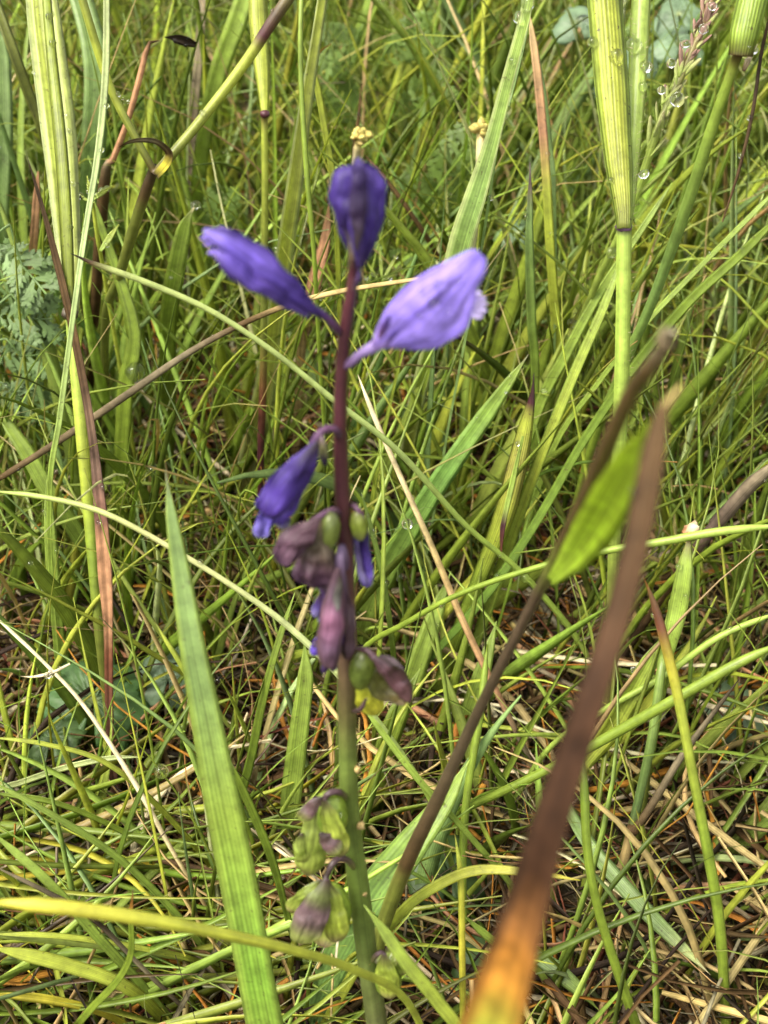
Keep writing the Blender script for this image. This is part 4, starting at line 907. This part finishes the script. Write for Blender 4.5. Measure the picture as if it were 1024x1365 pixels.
def round_leaf(label, c, radius, cols, lobes=7, tilt=(0.2, -0.3), dark=0.0, gap=0.35, group=None, crinkle=0.10, name='round_leaf', depth=0.22):
    """lobed, pleated round leaf lying about point c, with its stalk"""
    c = np.asarray(c)
    root = thing(name, label, 'leaf', (c[0], c[1] + .004, 0.0), group)
    up = unit(np.array([[tilt[0], tilt[1], 1.0]]))[0]
    ex = unit(np.cross(np.array([0, 1.0, 0]), up)[None])[0]; ey = np.cross(up, ex)
    nr, na = 8, lobes * 12
    V, uv = [], []
    for i in range(nr + 1):
        f = i / nr
        for j in range(na + 1):
            a = gap / 2 + (2 * math.pi - gap) * j / na - math.pi / 2
            ph = (j / na) * lobes * 2 * math.pi
            edge = 1 - depth * (0.5 + 0.5 * math.cos(ph)) ** 1.5 + 0.03 * math.cos(ph * 5)
            rr = radius * f * (1 - (1 - edge) * f ** 2)
            h = radius * (crinkle * math.cos(ph) * f - 0.22 * f * f + 0.03 * math.sin(9 * f + 3 * ph)) + 0.25 * radius * f * (1 - f)
            V.append(c + ex * math.cos(a) * rr + ey * math.sin(a) * rr + up * h)
            uv.append((j / na * lobes / 3, f))
    F = [[i * (na + 1) + j, i * (na + 1) + j + 1, (i + 1) * (na + 1) + j + 1, (i + 1) * (na + 1) + j] for i in range(nr) for j in range(na)]
    V = np.array(V); uv = np.array(uv)
    o = place('leaf_blade', V, F, uv, ramp(cols, uv[:, 1]), M['herb'], root)
    md = o.modifiers.new('thickness', 'SOLIDIFY'); md.thickness = 0.00018
    st = catmull([c, c + np.array([0, .002, -.004]), np.array([c[0], c[1] + .004, -0.003])], 14)
    place('petiole', *tube_geo(st, np.full(14, .0009), 'OL', 6), M['stem'], root)
    return root
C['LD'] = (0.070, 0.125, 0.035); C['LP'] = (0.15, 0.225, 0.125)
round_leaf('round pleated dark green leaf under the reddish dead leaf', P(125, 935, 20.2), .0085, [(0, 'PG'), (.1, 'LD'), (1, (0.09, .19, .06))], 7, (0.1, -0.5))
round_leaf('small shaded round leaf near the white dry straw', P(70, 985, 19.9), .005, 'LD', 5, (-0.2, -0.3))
for k, (a, b, t, rr, tl) in enumerate(((770, 30, 27, .0055, (-.2, -.5)), (845, 75, 27, .006, (.2, -.7)), (905, 60, 27.5, .006, (.1, -.4)), (820, 110, 28, .005, (0, -.6)), (905, 20, 28, .006, (-.2, -.5)))):
    round_leaf('pale blue-green rounded leaf holding water behind the stout striped stalk', P(a, b, t), rr, [(0, 'PG'), (.15, 'LP'), (1, (0.15, .23, .13))], 3, tl, group='pale wet leaves', crinkle=.06, depth=.3)
round_leaf('little clover-like leaf beside the purple tipped blade', P(690, 312, 26), .0045, [(0, 'PG'), (.2, 'LP'), (1, 'FR')], 3, (.1, -.5), crinkle=.06, depth=.3)
round_leaf('dull blue-green leaf glimpsed behind the broad bright blade', P(225, 905, 20.6), .0055, 'LP', 3, (.2, -.6), crinkle=.05, depth=.15)
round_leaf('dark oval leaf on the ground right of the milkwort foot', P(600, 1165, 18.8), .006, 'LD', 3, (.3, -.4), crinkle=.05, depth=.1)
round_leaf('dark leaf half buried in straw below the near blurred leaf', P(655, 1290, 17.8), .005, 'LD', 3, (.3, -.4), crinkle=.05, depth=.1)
round_leaf('dim grey-green leaf lying low behind the orange tipped stem', P(985, 950, 20.8), .006, 'LP', 5, (.1, -.4), crinkle=.08)

def sprig(label, stem_pts, leaves):
    r = culm('leafy_sprig', label, 'sprig', stem_pts, 'YG')
    for (a0, b0, a1, b1, t, w) in leaves:
        blade([(a1, b1, t, w * .5), ((a0 * .4 + a1 * .6), (b0 * .4 + b1 * .6), t, w), (a0, b0, t, w * .25)], [(0, 'YG'), (1, 'LG')], name='leaf', parent=r, root=False, n=12, roll=0.1)
sprig('small yellow-green sprig with forked blunt leaves', [(122, 270, 19.6, 5), (130, 320, 20, 6), (140, 370, 20.8, 6)],
      [(122, 268, 115, 235, 19.5, 12), (122, 268, 100, 256, 19.5, 12), (122, 268, 152, 248, 19.4, 13), (135, 335, 160, 300, 19.6, 14)])
sprig('tuft of narrow bright leaves behind the lavender flower', [(510, 372, 22.8, 5), (506, 400, 23.2, 6), (503, 440, 24.2, 6)],
      [(508, 375, 490, 345, 22.7, 7), (508, 375, 506, 330, 22.7, 7), (508, 375, 530, 335, 22.7, 7), (507, 380, 540, 352, 22.8, 7), (506, 385, 485, 365, 22.8, 6)])

# ================================================================== THE SWARD
def sweep(base, az, tilt, curl, length, width, cols, n=11, side=None, tip=0.12, power=1.4, tipcol=None):
    """many blades at once. base (B,2) ... -> rings (B,n,4,3), colours (B,n,3)"""
    B = len(base)
    s = np.linspace(0, 1, n)
    ang = tilt[:, None] + curl[:, None] * s[None] ** power
    ds = length[:, None] / (n - 1)
    hx = np.concatenate([np.zeros((B, 1)), np.cumsum(np.sin(ang[:, :-1]) * ds, 1)], 1)
    hz = np.concatenate([np.zeros((B, 1)), np.cumsum(np.cos(ang[:, :-1]) * ds, 1)], 1)
    az2 = az[:, None] + (0 if side is None else side[:, None]) * s[None] ** 1.5
    cx = base[:, 0:1] + hx * np.sin(az2)
    cy = base[:, 1:2] + hx * np.cos(az2)
    cz = hz - 0.002 + (base[:, 2:3] if base.shape[1] > 2 else 0)
    cv = np.stack([cx, cy, cz], 2)
    lo = ground_height(cx, cy) + 0.0006 + 0.002 * (base[:, 0:1] * 977 % 1)
    cv[:, 1:, 2] = np.maximum(cv[:, 1:, 2], lo[:, 1:])
    T = unit(np.gradient(cv, axis=1))
    # blade width lies roughly level, turned a little by a random roll
    hor = np.stack([np.cos(az), -np.sin(az), np.zeros(B)], 1)[:, None, :]
    S = unit(hor - (hor * T).sum(2, keepdims=True) * T)
    Nn = np.cross(S, T)
    roll = RNG.uniform(-1.2, 1.2, B)[:, None, None] + RNG.normal(size=(B, 1, 1)) * 0.6 * s[None, :, None]
    S, Nn = S * np.cos(roll) + Nn * np.sin(roll), Nn * np.cos(roll) - S * np.sin(roll)
    w = width[:, None] * np.clip((1 - s[None]) / 0.45, tip, 1) ** 0.8 * np.clip(0.6 + s[None] * 2, 0, 1)
    w = w[..., None]
    ring = np.stack([cv - S * w / 2 + Nn * w * .15, cv + Nn * w * 0.02, cv + S * w / 2 + Nn * w * .15, cv - Nn * w * .12], 2)
    sh = np.ones((1, n, 1))
    c = cols[:, None, :] * sh
    if tipcol is not None:
        k = np.clip((s[None] - tipcol[1][:, None]) / 0.12, 0, 1)[..., None]
        c = c * (1 - k) + tipcol[0][:, None, :] * k
    return cv, ring, c, w[..., 0]

def quads_for(B, n):
    i = (np.arange(B)[:, None] * n + np.arange(n - 1)[None]).reshape(-1, 1) * 4
    k = np.arange(4)[None]
    return np.stack([i + k, i + (k + 1) % 4, i + 4 + (k + 1) % 4, i + 4 + k], 2).reshape(-1, 4)

def ring_uv(B, n):
    u = np.array([0, .5, 1, .5]); v = np.linspace(0, 1, n)
    uv = np.stack(np.broadcast_arrays(u[None, :], v[:, None]), 2).reshape(-1, 2)
    return np.tile(uv, (B, 1))

WORD = {'G': 'green', 'LG': 'light green', 'YG': 'yellow-green', 'DG': 'dark green', 'BG': 'grey-green', 'OL': 'olive', 'PG': 'pale', 'TAN': 'tan', 'Y': 'yellow',
        'BR': 'brown', 'PALE': 'whitish', 'OR': 'orange', 'PINK': 'pinkish', 'GB': 'grey-brown', 'RED': 'dark red', 'DB': 'blackish'}
KEYS = [None]
def pick(keys, probs, B, main=False):
    i = RNG.choice(len(keys), B, p=np.array(probs) / sum(probs))
    if main: KEYS[0] = np.array([WORD[k] for k in keys])[i]
    return np.array([C[k] for k in keys])[i] * RNG.uniform(.72, 1.28, (B, 1)) * RNG.uniform(.92, 1.08, (B, 3))

def frame_info(cv):
    x, y, t = proj(cv)
    inside = (x > -60) & (x < PW + 60) & (y > -60) & (y < PH + 60) & (t > 0)
    return x, y, t, inside

def keep_clear(cv, near=0.158):
    """nothing of the sward grows between the lens and the milkwort"""
    x, y, t, inside = frame_info(cv)
    bad = (inside & (t < near)).any(1)
    bad |= (np.linalg.norm(cv - CAM, axis=2) < 0.075).any(1)
    # the sward stands thinner before the broad leaves round the milkwort
    thin = (inside & (t < 0.192) & (y < 1050) & (x > 330) & (x < 760)).any(1)
    bad |= thin & (RNG.random(len(cv)) < .45)
    bad |= (inside & (t < 0.185)).any(1) & (RNG.random(len(cv)) < .15)
    return ~bad

def build_sward(cls, n_single, single, stuff, keep=None):
    """cls = (cv, ring, col, w): the n_single that show largest become things of their own, the rest one mass"""
    cv, ring, col, w = cls
    ok = (keep or keep_clear)(cv)
    words = KEYS[0][ok]
    cv, ring, col, w = cv[ok], ring[ok], col[ok], w[ok]
    B, n = cv.shape[:2]
    x, y, t, inside = frame_info(cv)
    seg = np.hypot(np.diff(x, axis=1), np.diff(y, axis=1))
    wp = (w * FPX / np.maximum(t, .01))
    # a blade deep under others hardly shows: weigh by height over the ground
    area = (np.minimum(seg, 400) * wp[:, 1:] * (inside[:, 1:] & inside[:, :-1]) * np.clip(cv[:, 1:, 2] / 0.02, .15, 1.5)).sum(1)
    order = np.argsort(-area)
    ids = order[:n_single]
    F1 = quads_for(1, n); U1 = ring_uv(1, n)
    for b in ids:
        og = cv[b, 0]
        V = ring[b].reshape(-1, 3) - og
        me = mesh_from(single['name'], V, F1, U1, np.repeat(col[b], 4, axis=0), M[single['mat']])
        tag(link(single['name'], me, None, og), single['label'] % words[b], single['cat'], single['group'] % words[b])
    rest = np.setdiff1d(np.arange(B), ids)
    if stuff and len(rest):
        V = ring[rest].reshape(-1, 3)
        me = mesh_from(stuff['name'], V, quads_for(len(rest), n), ring_uv(len(rest), n), np.repeat(col[rest].reshape(-1, 3), 4, axis=0), M[single['mat']])
        tag(link(stuff['name'], me), stuff['label'], stuff['cat'], kind='stuff')

def scatter(B, x0, x1, y0, y1, clump=0):
    p = np.stack([RNG.uniform(x0, x1, B), RNG.uniform(y0, y1, B)], 1)
    if clump:
        c = np.stack([RNG.uniform(x0, x1, B // clump + 1), RNG.uniform(y0, y1, B // clump + 1)], 1)
        k = RNG.integers(0, len(c), B)
        use = RNG.random(B) < .75
        p[use] = c[k[use]] + RNG.normal(size=(use.sum(), 2)) * 0.007
    return p

# fine fescue leaves
B = 14500
b = scatter(B, -.24, .24, .03, .60, 14)
lim = np.interp(b[:, 1], [.03, .12, .2, .3, .45, .62], [.045, .06, .085, .10, .12, .13])
ln = lim * RNG.uniform(.45, 1.25, B)
tipc = (pick(['BR', 'TAN', 'OR', 'G'], [2, 2, 1, 3], B), RNG.uniform(.75, 1.4, B))
fes = sweep(b, RNG.uniform(0, 2 * math.pi, B) + 0, np.abs(RNG.normal(0.25, .28, B)), RNG.uniform(.1, 1.5, B), ln, RNG.uniform(.00045, .00105, B),
            pick(['G', 'LG', 'YG', 'DG', 'BG', 'OL', 'PG', 'TAN'], [4.5, 5, 4.6, 1.8, 1.0, 1.4, 1.0, 1.6], B, True), 11, RNG.normal(0, .35, B), tipcol=tipc)
build_sward(fes, 200, dict(name='fine_grass_blade', mat='fine', cat='grass blade', label='fine hair-thin %s grass leaf crossing the sward', group='fine %s grass leaves criss-crossing the sward'),
            dict(name='fine_grass', cat='grass', label='dense mass of fine meadow grass filling the sward'))
# broader leaves
B = 900
b = scatter(B, -.24, .24, .12, .60, 5)
lim = np.interp(b[:, 1], [.03, .12, .2, .3, .45, .62], [.04, .055, .085, .105, .13, .15])
brd = sweep(b, RNG.uniform(0, 2 * math.pi, B), np.abs(RNG.normal(0.18, .2, B)), RNG.uniform(0, .9, B), lim * RNG.uniform(.5, 1.2, B), RNG.uniform(.0016, .0034, B),
            pick(['G', 'LG', 'YG', 'BG', 'DG'], [5, 5, 3, 2, 2], B, True), 13, RNG.normal(0, .25, B), tip=.06,
            tipcol=(pick(['BR', 'TAN', 'G'], [1, 1, 2], B), RNG.uniform(.8, 1.5, B)))
build_sward(brd, 70, dict(name='broad_grass_blade', mat='blade', cat='grass blade', label='flat ribbon-wide %s grass leaf standing in the sward', group='ribbon-wide %s grass leaves in the sward'),
            dict(name='broad_grass', cat='grass', label='mass of wider green grass leaves among the fine sward'))
# leaning leaves behind the milkwort stem, and upright ones behind the broad bright blade
def just_clear(cv):
    x, y, t, inside = frame_info(cv)
    return ~((inside & (t < .172)).any(1) | (np.linalg.norm(cv - CAM, axis=2) < .075).any(1))
B = 110
b = np.stack([RNG.uniform(-.035, .075, B), RNG.uniform(.150, .30, B)], 1)
ln2 = np.interp(b[:, 1], [.15, .2, .3], [.062, .085, .11]) * RNG.uniform(.7, 1.15, B)
lean = sweep(b, RNG.normal(1.45, .5, B), RNG.uniform(.2, .6, B), RNG.uniform(0, .25, B), ln2, RNG.uniform(.0013, .0030, B),
             pick(['LG', 'YG', 'G', 'BG'], [5, 3, 3, 1], B, True), 13, RNG.normal(0, .2, B), tip=.06)
build_sward(lean, 110, dict(name='leaning_grass_blade', mat='blade', cat='grass blade', label='flat %s grass leaf leaning over behind the milkwort stem', group='leaning %s leaves behind the milkwort'), None, just_clear)
B = 150
b = np.stack([RNG.uniform(-.06, .075, B), RNG.uniform(.105, .19, B)], 1)
lean = sweep(b, RNG.normal(1.3, .8, B), RNG.uniform(.15, .65, B), RNG.uniform(0, .5, B), np.interp(b[:, 1], [.105, .19], [.034, .062]) * RNG.uniform(.75, 1.2, B), RNG.uniform(.0009, .0022, B),
             pick(['LG', 'YG', 'G', 'DG'], [5, 3, 4, 1], B, True), 13, RNG.normal(0, .25, B), tip=.06)
build_sward(lean, 150, dict(name='short_grass_blade', mat='blade', cat='grass blade', label='short flat %s grass leaf rising out of the straw litter', group='short %s leaves rising from the litter'), None, just_clear)
B = 60
b = np.stack([RNG.uniform(-.085, -.02, B), RNG.uniform(.165, .30, B)], 1)
ln2 = np.interp(b[:, 1], [.15, .2, .3], [.06, .085, .11]) * RNG.uniform(.7, 1.1, B)
lean = sweep(b, RNG.uniform(0, 6.28, B), RNG.uniform(.05, .3, B), RNG.uniform(0, .3, B), ln2, RNG.uniform(.0012, .0026, B),
             pick(['LG', 'YG', 'G'], [5, 3, 3], B, True), 13, RNG.normal(0, .2, B), tip=.06)
build_sward(lean, 60, dict(name='upright_grass_blade', mat='blade', cat='grass blade', label='flat upright %s grass leaf growing between the red dead leaf and milkwort', group='upright %s leaves left of the milkwort'), None, just_clear)
# dead straw lying low
B = 11000
b = scatter(B, -.22, .22, .03, .46)
b[:5000] = scatter(5000, -.10, .12, .05, .24)
b = np.column_stack([b, RNG.uniform(.001, .016, B) ** 1.0])
stw = sweep(b, RNG.uniform(0, 2 * math.pi, B), RNG.normal(1.5, .18, B), RNG.normal(0, .3, B), RNG.uniform(.010, .05, B), RNG.uniform(.0003, .0012, B),
            pick(['TAN', 'PALE', 'OR', 'BR', 'PINK', 'GB', 'RED', 'DB'], [3, 1.4, 1.5, 4.5, .9, 2, .5, 2.2], B, True), 7, RNG.normal(0, .5, B), tip=.5)  # brown and blackish straws weighted up so their colour deepens the shadows
build_sward(stw, 130, dict(name='dead_straw', mat='litter', cat='straw', label='loose dead %s straw lying among the roots of the sward', group='dead %s straws lying under the sward'),
            dict(name='straw_litter', cat='straw litter', label='tan and brown straw litter covering the soil'))
# matted flat grass by the yellow blade (the lower left tussock)
B = 420
b = np.stack([RNG.uniform(-.075, -.02, B), RNG.uniform(.075, .125, B), RNG.uniform(.002, .016, B)], 1)
mat_ = sweep(b, RNG.normal(1.75, .35, B) * RNG.choice([-1, 1], B), RNG.normal(1.25, .2, B), RNG.uniform(0, .5, B), RNG.uniform(.03, .06, B), RNG.uniform(.0007, .0013, B),
             pick(['YG', 'LG', 'Y', 'G', 'TAN', 'BR'], [5, 4, 1.5, 3, 1, .6], B, True), 11, RNG.normal(0, .3, B))
build_sward(mat_, 60, dict(name='lying_grass_blade', mat='fine', cat='grass blade', label='%s leaf lying flat in the matted tussock', group='flattened %s leaves of the matted tussock'),
            dict(name='matted_grass', cat='grass', label='flattened matted tussock of yellow-green grass'))
# farther and surrounding meadow
B = 9000
b = np.stack([RNG.uniform(-1.3, 1.3, B), RNG.uniform(-.9, 2.0, B)], 1)
inn = (np.abs(b[:, 0]) < .26) & (b[:, 1] > .03) & (b[:, 1] < .62)
b = b[~inn]; B = len(b)
far = sweep(b, RNG.uniform(0, 2 * math.pi, B), np.abs(RNG.normal(0.2, .2, B)), RNG.uniform(.1, 1.1, B), RNG.uniform(.06, .17, B) * np.where(b[:, 1] < .03, .6, 1), RNG.uniform(.0012, .0042, B),
            pick(['G', 'LG', 'YG', 'DG', 'BG', 'OL', 'TAN'], [5, 4, 3, 3, 2, 1, 1], B), 8, RNG.normal(0, .3, B))
cvf, rf, cf, wf = far
ok = keep_clear(cvf, .2)
me = mesh_from('meadow_grass', rf[ok].reshape(-1, 3), quads_for(ok.sum(), 8), ring_uv(ok.sum(), 8), np.repeat(cf[ok].reshape(-1, 3), 4, axis=0), M['blade'])
tag(link('meadow_grass', me), 'soft green meadow grass all around and beyond the patch', 'grass', kind='stuff')
# moss cushions on the soil
def make_moss():
    nb = 620
    c = scatter(nb, -.2, .2, .05, .42)
    c[:300] = scatter(300, -.09, .10, .06, .22)
    V, F, cl = [], [], []
    off = 0
    for k in range(nb):
        m = 46
        a = RNG.uniform(0, 6.28, m); r = np.sqrt(RNG.random(m)) * RNG.uniform(.004, .010)
        x = c[k, 0] + r * np.cos(a); y = c[k, 1] + r * np.sin(a)
        z = ground_height(x, y) + np.maximum(0, .004 - r * .3) * RNG.uniform(.5, 1)
        d = unit(np.stack([np.cos(a) * .5 + RNG.normal(size=m) * .5, np.sin(a) * .5 + RNG.normal(size=m) * .5, np.full(m, 1.0)], 1)) * RNG.uniform(.0015, .0034, m)[:, None]
        s = unit(np.cross(d, RNG.normal(size=(m, 3)))) * .00035
        p = np.stack([x, y, z], 1)
        q = unit(np.cross(d, s)) * .0002
        V.append(np.stack([p, p + d * .5 + s, p + d, p + d * .5 - s], 1).reshape(-1, 3))
        F.append((np.arange(m)[:, None] * 4 + np.arange(4)[None]) + off); off += m * 4
        base = np.array([0.13, 0.13, 0.025]) if RNG.random() < .6 else np.array([0.10, 0.15, 0.03])
        cl.append(np.tile(base * RNG.uniform(.7, 1.3), (m * 4, 1)))
    V = np.vstack(V); F = np.vstack(F)
    me = mesh_from('moss', V, F, np.zeros((len(V), 2)), np.vstack(cl), M['moss'], smooth=False)
    tag(link('moss', me), 'olive moss cushions between the grass roots', 'moss', kind='stuff')
make_moss()

# ================================================================== WATER
def drop_mesh(sq):
    bm = bmesh.new()
    bmesh.ops.create_icosphere(bm, subdivisions=3, radius=1.0)
    for v in bm.verts:
        v.co.z *= sq if v.co.z > 0 else sq * 1.15
        v.co.x *= 1 + 0.05 * math.sin(v.co.y * 3)
    for f_ in bm.faces: f_.smooth = True
    me = bpy.data.meshes.new('water_droplet'); bm.to_mesh(me); bm.free()
    me.materials.append(M['water'])
    return me
DROPS = [drop_mesh(.85), drop_mesh(1.0), drop_mesh(.7)]
def droplet(p, r, label, group):
    o = link('water_droplet', DROPS[random.randrange(3)], None, tuple(p))
    o.scale = (r, r, r * random.uniform(.85, 1.1)); o.rotation_euler = (random.uniform(-.4, .4), random.uniform(-.4, .4), random.uniform(0, 6))
    return tag(o, label, 'water drop', group)

bpy.context.view_layer.update()
dg = bpy.context.evaluated_depsgraph_get()
def on_surface(px, py):
    """the first surface met along that line of sight: where a drop seen there must be sitting"""
    q = P(px, py, 10)
    d = Vector(q - CAM).normalized()
    hit, loc, nor, idx, ob, mt = SC.ray_cast(dg, Vector(CAM) + d * 0.03, d)
    return (np.array(loc), np.array(nor), d, ob) if hit else None
spots = [(87, 20, 9), (70, 57, 7), (66, 22, 7), (105, 72, 8), (166, 133, 9), (234, 211, 7), (303, 203, 9), (261, 273, 10), (369, 331, 10), (704, 4, 13), (692, 23, 11),
         (684, 80, 8), (815, 336, 11), (857, 115, 9), (180, 495, 20), (204, 626, 14), (144, 673, 8),
         (9, 515, 9), (543, 698, 11), (580, 708, 8), (700, 770, 9), (215, 1028, 14), (640, 600, 6), (763, 430, 10), (870, 310, 7), (535, 770, 10), (600, 260, 6),
         (778, 28, 14), (845, 60, 16), (862, 88, 14), (822, 75, 13), (905, 45, 15), (790, 55, 10), (293, 905, 12), (846, 655, 9), (730, 205, 6), (452, 1085, 7), (905, 755, 7), (725, 520, 7),
         (815, 240, 6), (420, 130, 6), (270, 150, 6), (40, 750, 7), (330, 160, 7), (650, 128, 6), (560, 420, 5)]
for a, b_, rpx in spots:
    h = on_surface(a, b_)
    if h is None: continue
    loc, nor, d, ob = h
    t = np.linalg.norm(loc - CAM)
    r = min(rpx / 2 * t / FPX * 1.35, .0016)
    droplet(loc - np.array(d) * r * .55, r, 'clear water drop clinging to the wet grass', 'water drops clinging to the grass')
for a, b_, t_, rpx in ((903, 132, 17.7, 20), (858, 232, 18.1, 15), (938, 38, 17.7, 15), (914, 58, 17.7, 14), (895, 84, 17.7, 13), (882, 120, 17.8, 12), (950, 8, 17.8, 12)):
    droplet(P(a, b_, t_), rpx / 2 * t_ / 100 / FPX, 'large clear drop hanging on the pinkish grass spike', 'water drops on the grass spike')
for a, b_, rpx in ((587, 380, 17), (578, 402, 18), (598, 414, 11), (562, 390, 8), (612, 374, 9)):
    h = on_surface(a, b_)
    if h is None: continue
    loc, nor, d, ob = h
    r = rpx / 2 * np.linalg.norm(loc - CAM) / FPX
    droplet(loc - np.array(d) * r * .4, r, 'flattened water drop on the lavender milkwort wing', 'water drops on the lavender wing')
# beads of dew strung along the big blades
k = 0
while k < 330:
    cv, w = HERO_CURVES[RNG.integers(len(HERO_CURVES))]
    i = RNG.integers(2, len(cv) - 3)
    x, y, t = proj(cv[i])
    k += 1
    if t < .14 or not (0 < x < PW and 0 < y < 900): continue
    T, Fc, S = rails(cv[max(0, i - 2):i + 3])
    sgn = RNG.choice([-1, 1])
    r = RNG.uniform(.00018, .0005)
    droplet(cv[i] + S[2] * sgn * w[i] * RNG.uniform(.2, .5) + Fc[2] * w[i] * .12, r, 'tiny dew bead strung along a grass blade', 'dew beads on the grass')
